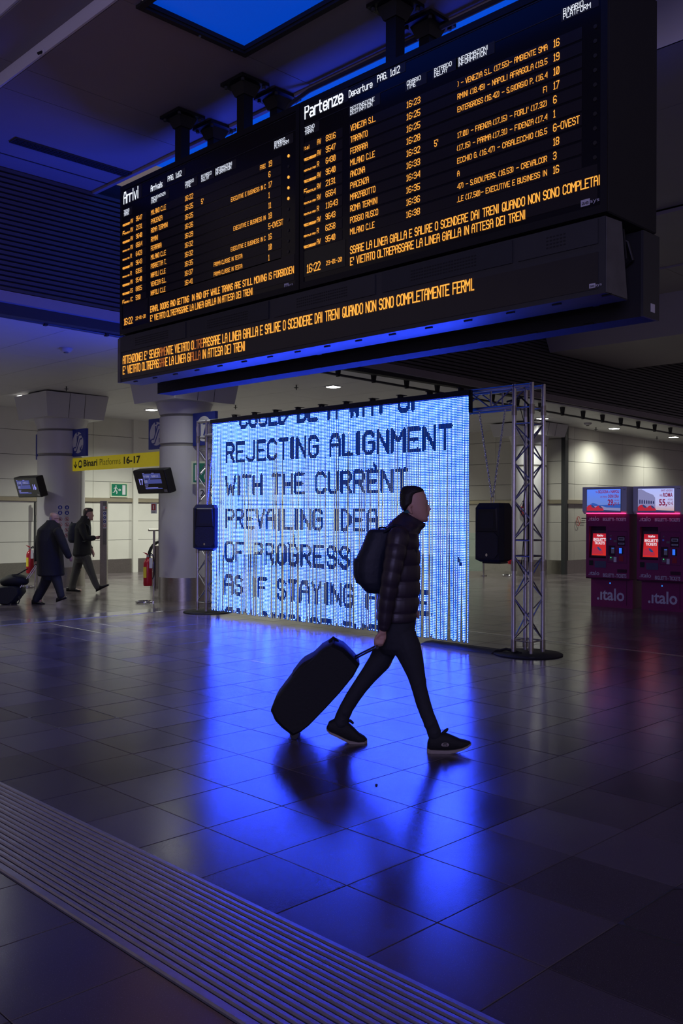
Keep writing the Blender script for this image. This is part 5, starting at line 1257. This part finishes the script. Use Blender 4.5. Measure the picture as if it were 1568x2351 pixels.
m2=remesh(b,.0085,'person',M_SKIN2,None,2); m2.location=F2.loc; m2.rotation_euler=(0,0,RC)
tag(m2,'man in dark jacket and grey trousers walking with a phone by the left column','person')
b=MB(); F2.slices(b,[(1166,197,208,.03),(1167.5,194,212,.05),(1170,192,214,.066),(1174,191.3,213,.078),(1179,191.3,206,.081),(1184,192,201,.078),(1188,193.5,199,.068)],20); remesh(b,.008,'hair',M_HAIRB,m2,1)
b=MB(); F2.slices(b,[(1187,190,207,.09),(1190,189,208,.10)],16); b.obj('shirt_collar',M_WHITE,m2,True)
b=MB(); F2.slices(b,[(1184,188,206,.09),(1193,184,207,.13),(1200,177,207,.18),(1212,173,208,.22),(1235,172,208,.205),(1260,170,209,.20),(1272,168,209.5,.20),(1276,170,208,.19)],24)
L(b,[(188,1206,-.21,8.5),(192,1222,-.235,8),(198,1235,-.235,7.5),(209,1236,-.20,6.5),(216,1235,-.17,5.8)],14); L(b,[(188,1206,.21,8.5),(193,1230,.23,8),(202,1250,.22,6.5),(209,1260,.20,5.5)],14)
remesh(b,.010,'jacket',M_COAT,m2,2)
b=MB(); F2.slices(b,[(1265,171,208,.17),(1282,172,208,.165),(1292,178,206,.13)],20)
L(b,[(183,1280,.07,11.5),(178,1300,.08,10.5),(172,1322,.10,9),(167,1342,.11,8.2),(167,1351,.11,8)],14); L(b,[(197,1280,-.07,12),(204,1300,-.08,10.5),(212,1320,-.09,8.5),(219,1338,-.10,7.5),(225,1349,-.11,7)],14)
remesh(b,.009,'trousers',M_TROG,m2,2)
def dshoe(Fg,w,x0_,y0_,x1_,y1_,par):
    """dress shoe from heel (x0,y0 sole) to toe (x1,y1 sole)"""
    st=[(0,8,.022),(.12,10,.036),(.3,10,.038),(.5,6.5,.040),(.75,4.8,.044),(.92,3.6,.036),(1,2,.015)]
    o_=[(x0_+(x1_-x0_)*t,y0_+(y1_-y0_)*t-1-h*Fg_k,y0_+(y1_-y0_)*t-.8,hw) for t,h,hw in st]
    s_=[(x0_+(x1_-x0_)*t,y0_+(y1_-y0_)*t-1.1,y0_+(y1_-y0_)*t,hw*1.03) for t,h,hw in st]
    return shoe(w,o_,s_,'shoe',None,M_LEAT,M_RUB,Fg,.04,par)
Fg_k=1.0
dshoe(F2,.11,153,1357.5,187,1358.5,m2); dshoe(F2,-.11,221,1359,251,1344,m2)
t=thing('smartphone','smartphone held in the hand of the man in grey trousers','phone',F2.loc,RC); c=F2.P(230,1231.5,-.155); MB().hexa([(c.x-.035,c.y-.035,c.z-.02),(c.x+.035,c.y-.035,c.z+.015),(c.x+.035,c.y+.035,c.z+.015),(c.x-.035,c.y+.035,c.z-.02),(c.x-.038,c.y-.035,c.z-.012),(c.x+.032,c.y-.035,c.z+.023),(c.x+.032,c.y+.035,c.z+.023),(c.x-.038,c.y+.035,c.z-.012)]).obj('phone_body',M_BLACK,t)
bk=thing('backpack','black backpack worn by the man holding the phone','backpack',F2.loc,RC)
b=MB(); F2.slices(b,[(1201,164,182,.10),(1206,160,182,.13),(1225,157,181,.145),(1240,158,180,.145),(1246,162,178,.12)],20,2.8); remesh(b,.012,'pack_body',M_BAG,bk,2)
b=MB(); F2.limb(b,[(163,1203,0,1.2),(165,1198,0,1.2),(167,1203,0,1.2)],6); b.obj('grab_handle',M_BAG,bk,True)
for wd in (-.13,.13):
    b=MB(); F2.limb(b,[(178,1206,wd,1.6,2),(190,1197,wd,1.6,2),(204,1208,wd,1.6,2),(208,1226,wd*1.1,1.6,2),(196,1243,wd*1.5,1.4,2),(178,1243,wd,1.4,2)],8); b.obj('shoulder_strap',M_BAG,bk,True)
# ---------------------------------------------------------------- older man in a long coat
F3=Fig(115,15.8); L=F3.limb
b=MB(); small_head(F3,b,115,1177,.32,1.22)
L(b,[(124,1198,0,8),(120,1206,0,8.5)],12)
F3.slices(b,[(1204,100,132,.14),(1220,95,136,.18),(1260,94,138,.15),(1310,95,140,.15),(1320,100,138,.12)],20)
L(b,[(133,1218,-.19,7),(142,1240,-.21,6.2),(150,1258,-.21,5.5),(158,1272,-.19,4.2),(162,1281,-.18,4.2)],12)
L(b,[(98,1218,.17,7),(92,1245,.19,6.2),(87,1270,.19,5.2),(85,1287,.17,4),(85,1291,.17,4.2)],12)
L(b,[(162,1280,-.18,4.2,.7),(163.5,1284,-.18,4,.7)],10)
for i in range(4): L(b,[(161+i*1.5,1284,-.19+i*.008,1.2),(160.5+i*1.5,1287.5,-.185+i*.008,1.1),(162+i*1.2,1288.5,-.175,1.0)],6)
L(b,[(165,1280,-.16,1.3),(166,1284,-.155,1.2)],6)
L(b,[(85,1290,.17,4.3,.7),(85.5,1293,.17,4,.7)],10)
for i in range(4): L(b,[(82+i*2,1293,.16,1.2),(81.5+i*2,1297,.155,1.15),(83+i*2,1297.5,.18,1.1)],6)
L(b,[(88,1289,.15,1.3),(89.5,1293,.15,1.2)],6)
L(b,[(110,1318,.07,9.5),(101,1342,.09,7.5),(93,1362,.11,6),(89,1374,.12,5),(94,1381,.12,4)],12)
L(b,[(126,1318,-.07,9.5),(133,1342,-.09,7.5),(139,1360,-.11,6),(143,1370,-.12,5),(148,1375,-.12,4)],12)
m3=remesh(b,.0085,'person',M_SKIN2,None,2); m3.location=F3.loc; m3.rotation_euler=(0,0,RC)
tag(m3,'grey-haired man in a long black coat pulling a trolley bag at far left','person')
b=MB(); F3.slices(b,[(1176,120,131,.03),(1178,116,133,.055),(1182,114.2,132,.078),(1187,114,128,.090),(1192,114.5,124,.092),(1197,116,122,.085),(1200,118,121,.07)],20); remesh(b,.009,'hair',M_HAIRG,m3,1)
b=MB(); L(b,[(125,1190.5,-.095,.5),(134,1190,-.075,.5),(135,1190,0,.5)],6); b.obj('spectacles',M_BLACK,m3,True)
b=MB(); F3.slices(b,[(1194,109,131,.11),(1200,105,134,.14),(1208,96,138,.18),(1216,88,141,.215),(1240,85,142,.235),(1270,86,144,.225),(1300,87,146,.23),(1319,88,147.5,.235),(1322,91,145,.22)],26)
L(b,[(133,1220,-.21,11),(142,1242,-.235,10.5),(151,1262,-.23,9),(158,1277,-.20,7.5)],14); L(b,[(97,1220,.19,11),(90,1248,.22,10.5),(86,1272,.21,8.5),(85,1286,.18,7)],14)
remesh(b,.010,'coat',M_COAT,m3,2)
b=MB(); F3.slices(b,[(1300,94,140,.16),(1322,96,140,.16),(1332,100,137,.12)],20)
L(b,[(112,1318,.07,14),(104,1338,.09,12),(94,1358,.11,11),(86,1373,.12,10),(84,1377,.12,9.5)],14); L(b,[(127,1318,-.07,13),(133,1338,-.09,11),(138,1356,-.11,9),(141,1369,-.12,8.5)],14)
remesh(b,.010,'trousers',M_TROU,m3,2)
Fg_k=1.1
dshoe(F3,.12,74,1387,104,1388.5,m3); dshoe(F3,-.12,130,1383,154,1374,m3)
# trolley bag with duffel on top
F4=Fig(30,15.9)
tb=thing('trolley_bag','black wheeled trolley bag pulled by the man in the long coat','suitcase',F4.loc,RC)
def case4(outl,w0,w1,ins,M=M_CASE,nm='case_body',par=None):
    n=len(outl); cx=sum(p[0] for p in outl)/n; cy=sum(p[1] for p in outl)/n; rings=[]
    for w_,k in ((w0,ins),(w0+.04,1),(w1-.04,1),(w1,ins)): rings.append([F4.P(cx+(x-cx)*k,cy+(y-cy)*k,0)+Vector((0,w_,0)) for x,y in outl])
    return MB().loft(rings).obj(nm,M,par,True)
case4([(52,1350),(54,1360),(40,1378),(28,1387),(10,1386),(-6,1374),(-18,1358),(-6,1348),(20,1344),(40,1344)],-.19,.19,.88,par=tb)
for w_ in (-.14,.14):
    c=F4.P(29,1385,0); MB().cyl((c.x,w_-.02,c.z),(c.x,w_+.02,c.z),max(.03,c.z-.003),n=16).obj('wheel',M_RUB,tb,True)
b=MB(); F4.limb(b,[(38,1384,-.16,1.4),(43,1386,-.16,1.4),(46,1378,-.16,1.4),(44,1370,-.16,1.4)],6); b.obj('foot_bracket',M_RUB,tb,True)
ph=F3.P(86,1296,.17); pl=M_@(Matrix.Rotation(RC,3,'Z')@ph+Vector(F3.loc)-Vector(F4.loc)); c0=F4.P(50,1348,0)
for w_ in (-.06,.06): MB().cyl((c0.x,w_,c0.z),(pl.x,pl.y+w_,pl.z),.010,n=8).obj('telescopic_bar',M_CHROME,tb,True)
MB().cyl((pl.x,pl.y-.07,pl.z),(pl.x,pl.y+.07,pl.z),.014,n=10).obj('grip',M_RUB,tb,True)
t=thing('duffel_bag','black duffel bag lying on top of the trolley bag at far left','bag',F4.loc,RC)
b=MB(); F4.limb(b,[(10,1336,0,10,1.6),(25,1332,0,13,1.7),(42,1331,0,14,1.7),(54,1333,0,12,1.6),(59,1335,0,9,1.5)],18); b.obj('bag_body',M_CASE,t,True)
b=MB(); F4.limb(b,[(28,1320,-.12,1.5),(40,1319,-.12,1.5),(50,1314,-.1,1.5),(58,1309,-.02,1.5),(64,1306,0,1.2)],6); b.obj('strap',M_CASE,t,True)
# leaf on the floor
p=on(864,1803,2,0); t=thing('floor_scrap','tiny dark scrap lying on the blue lit floor before the man','scrap',(p.x,p.y,.001)); MB().hexa([(-.008,-.006,0),(.01,-.004,0),(.008,.006,0),(-.01,.004,0),(-.006,-.004,.008),(.006,-.003,.006),(.006,.004,.007),(-.006,.003,.006)]).obj('scrap',M_INK,t)
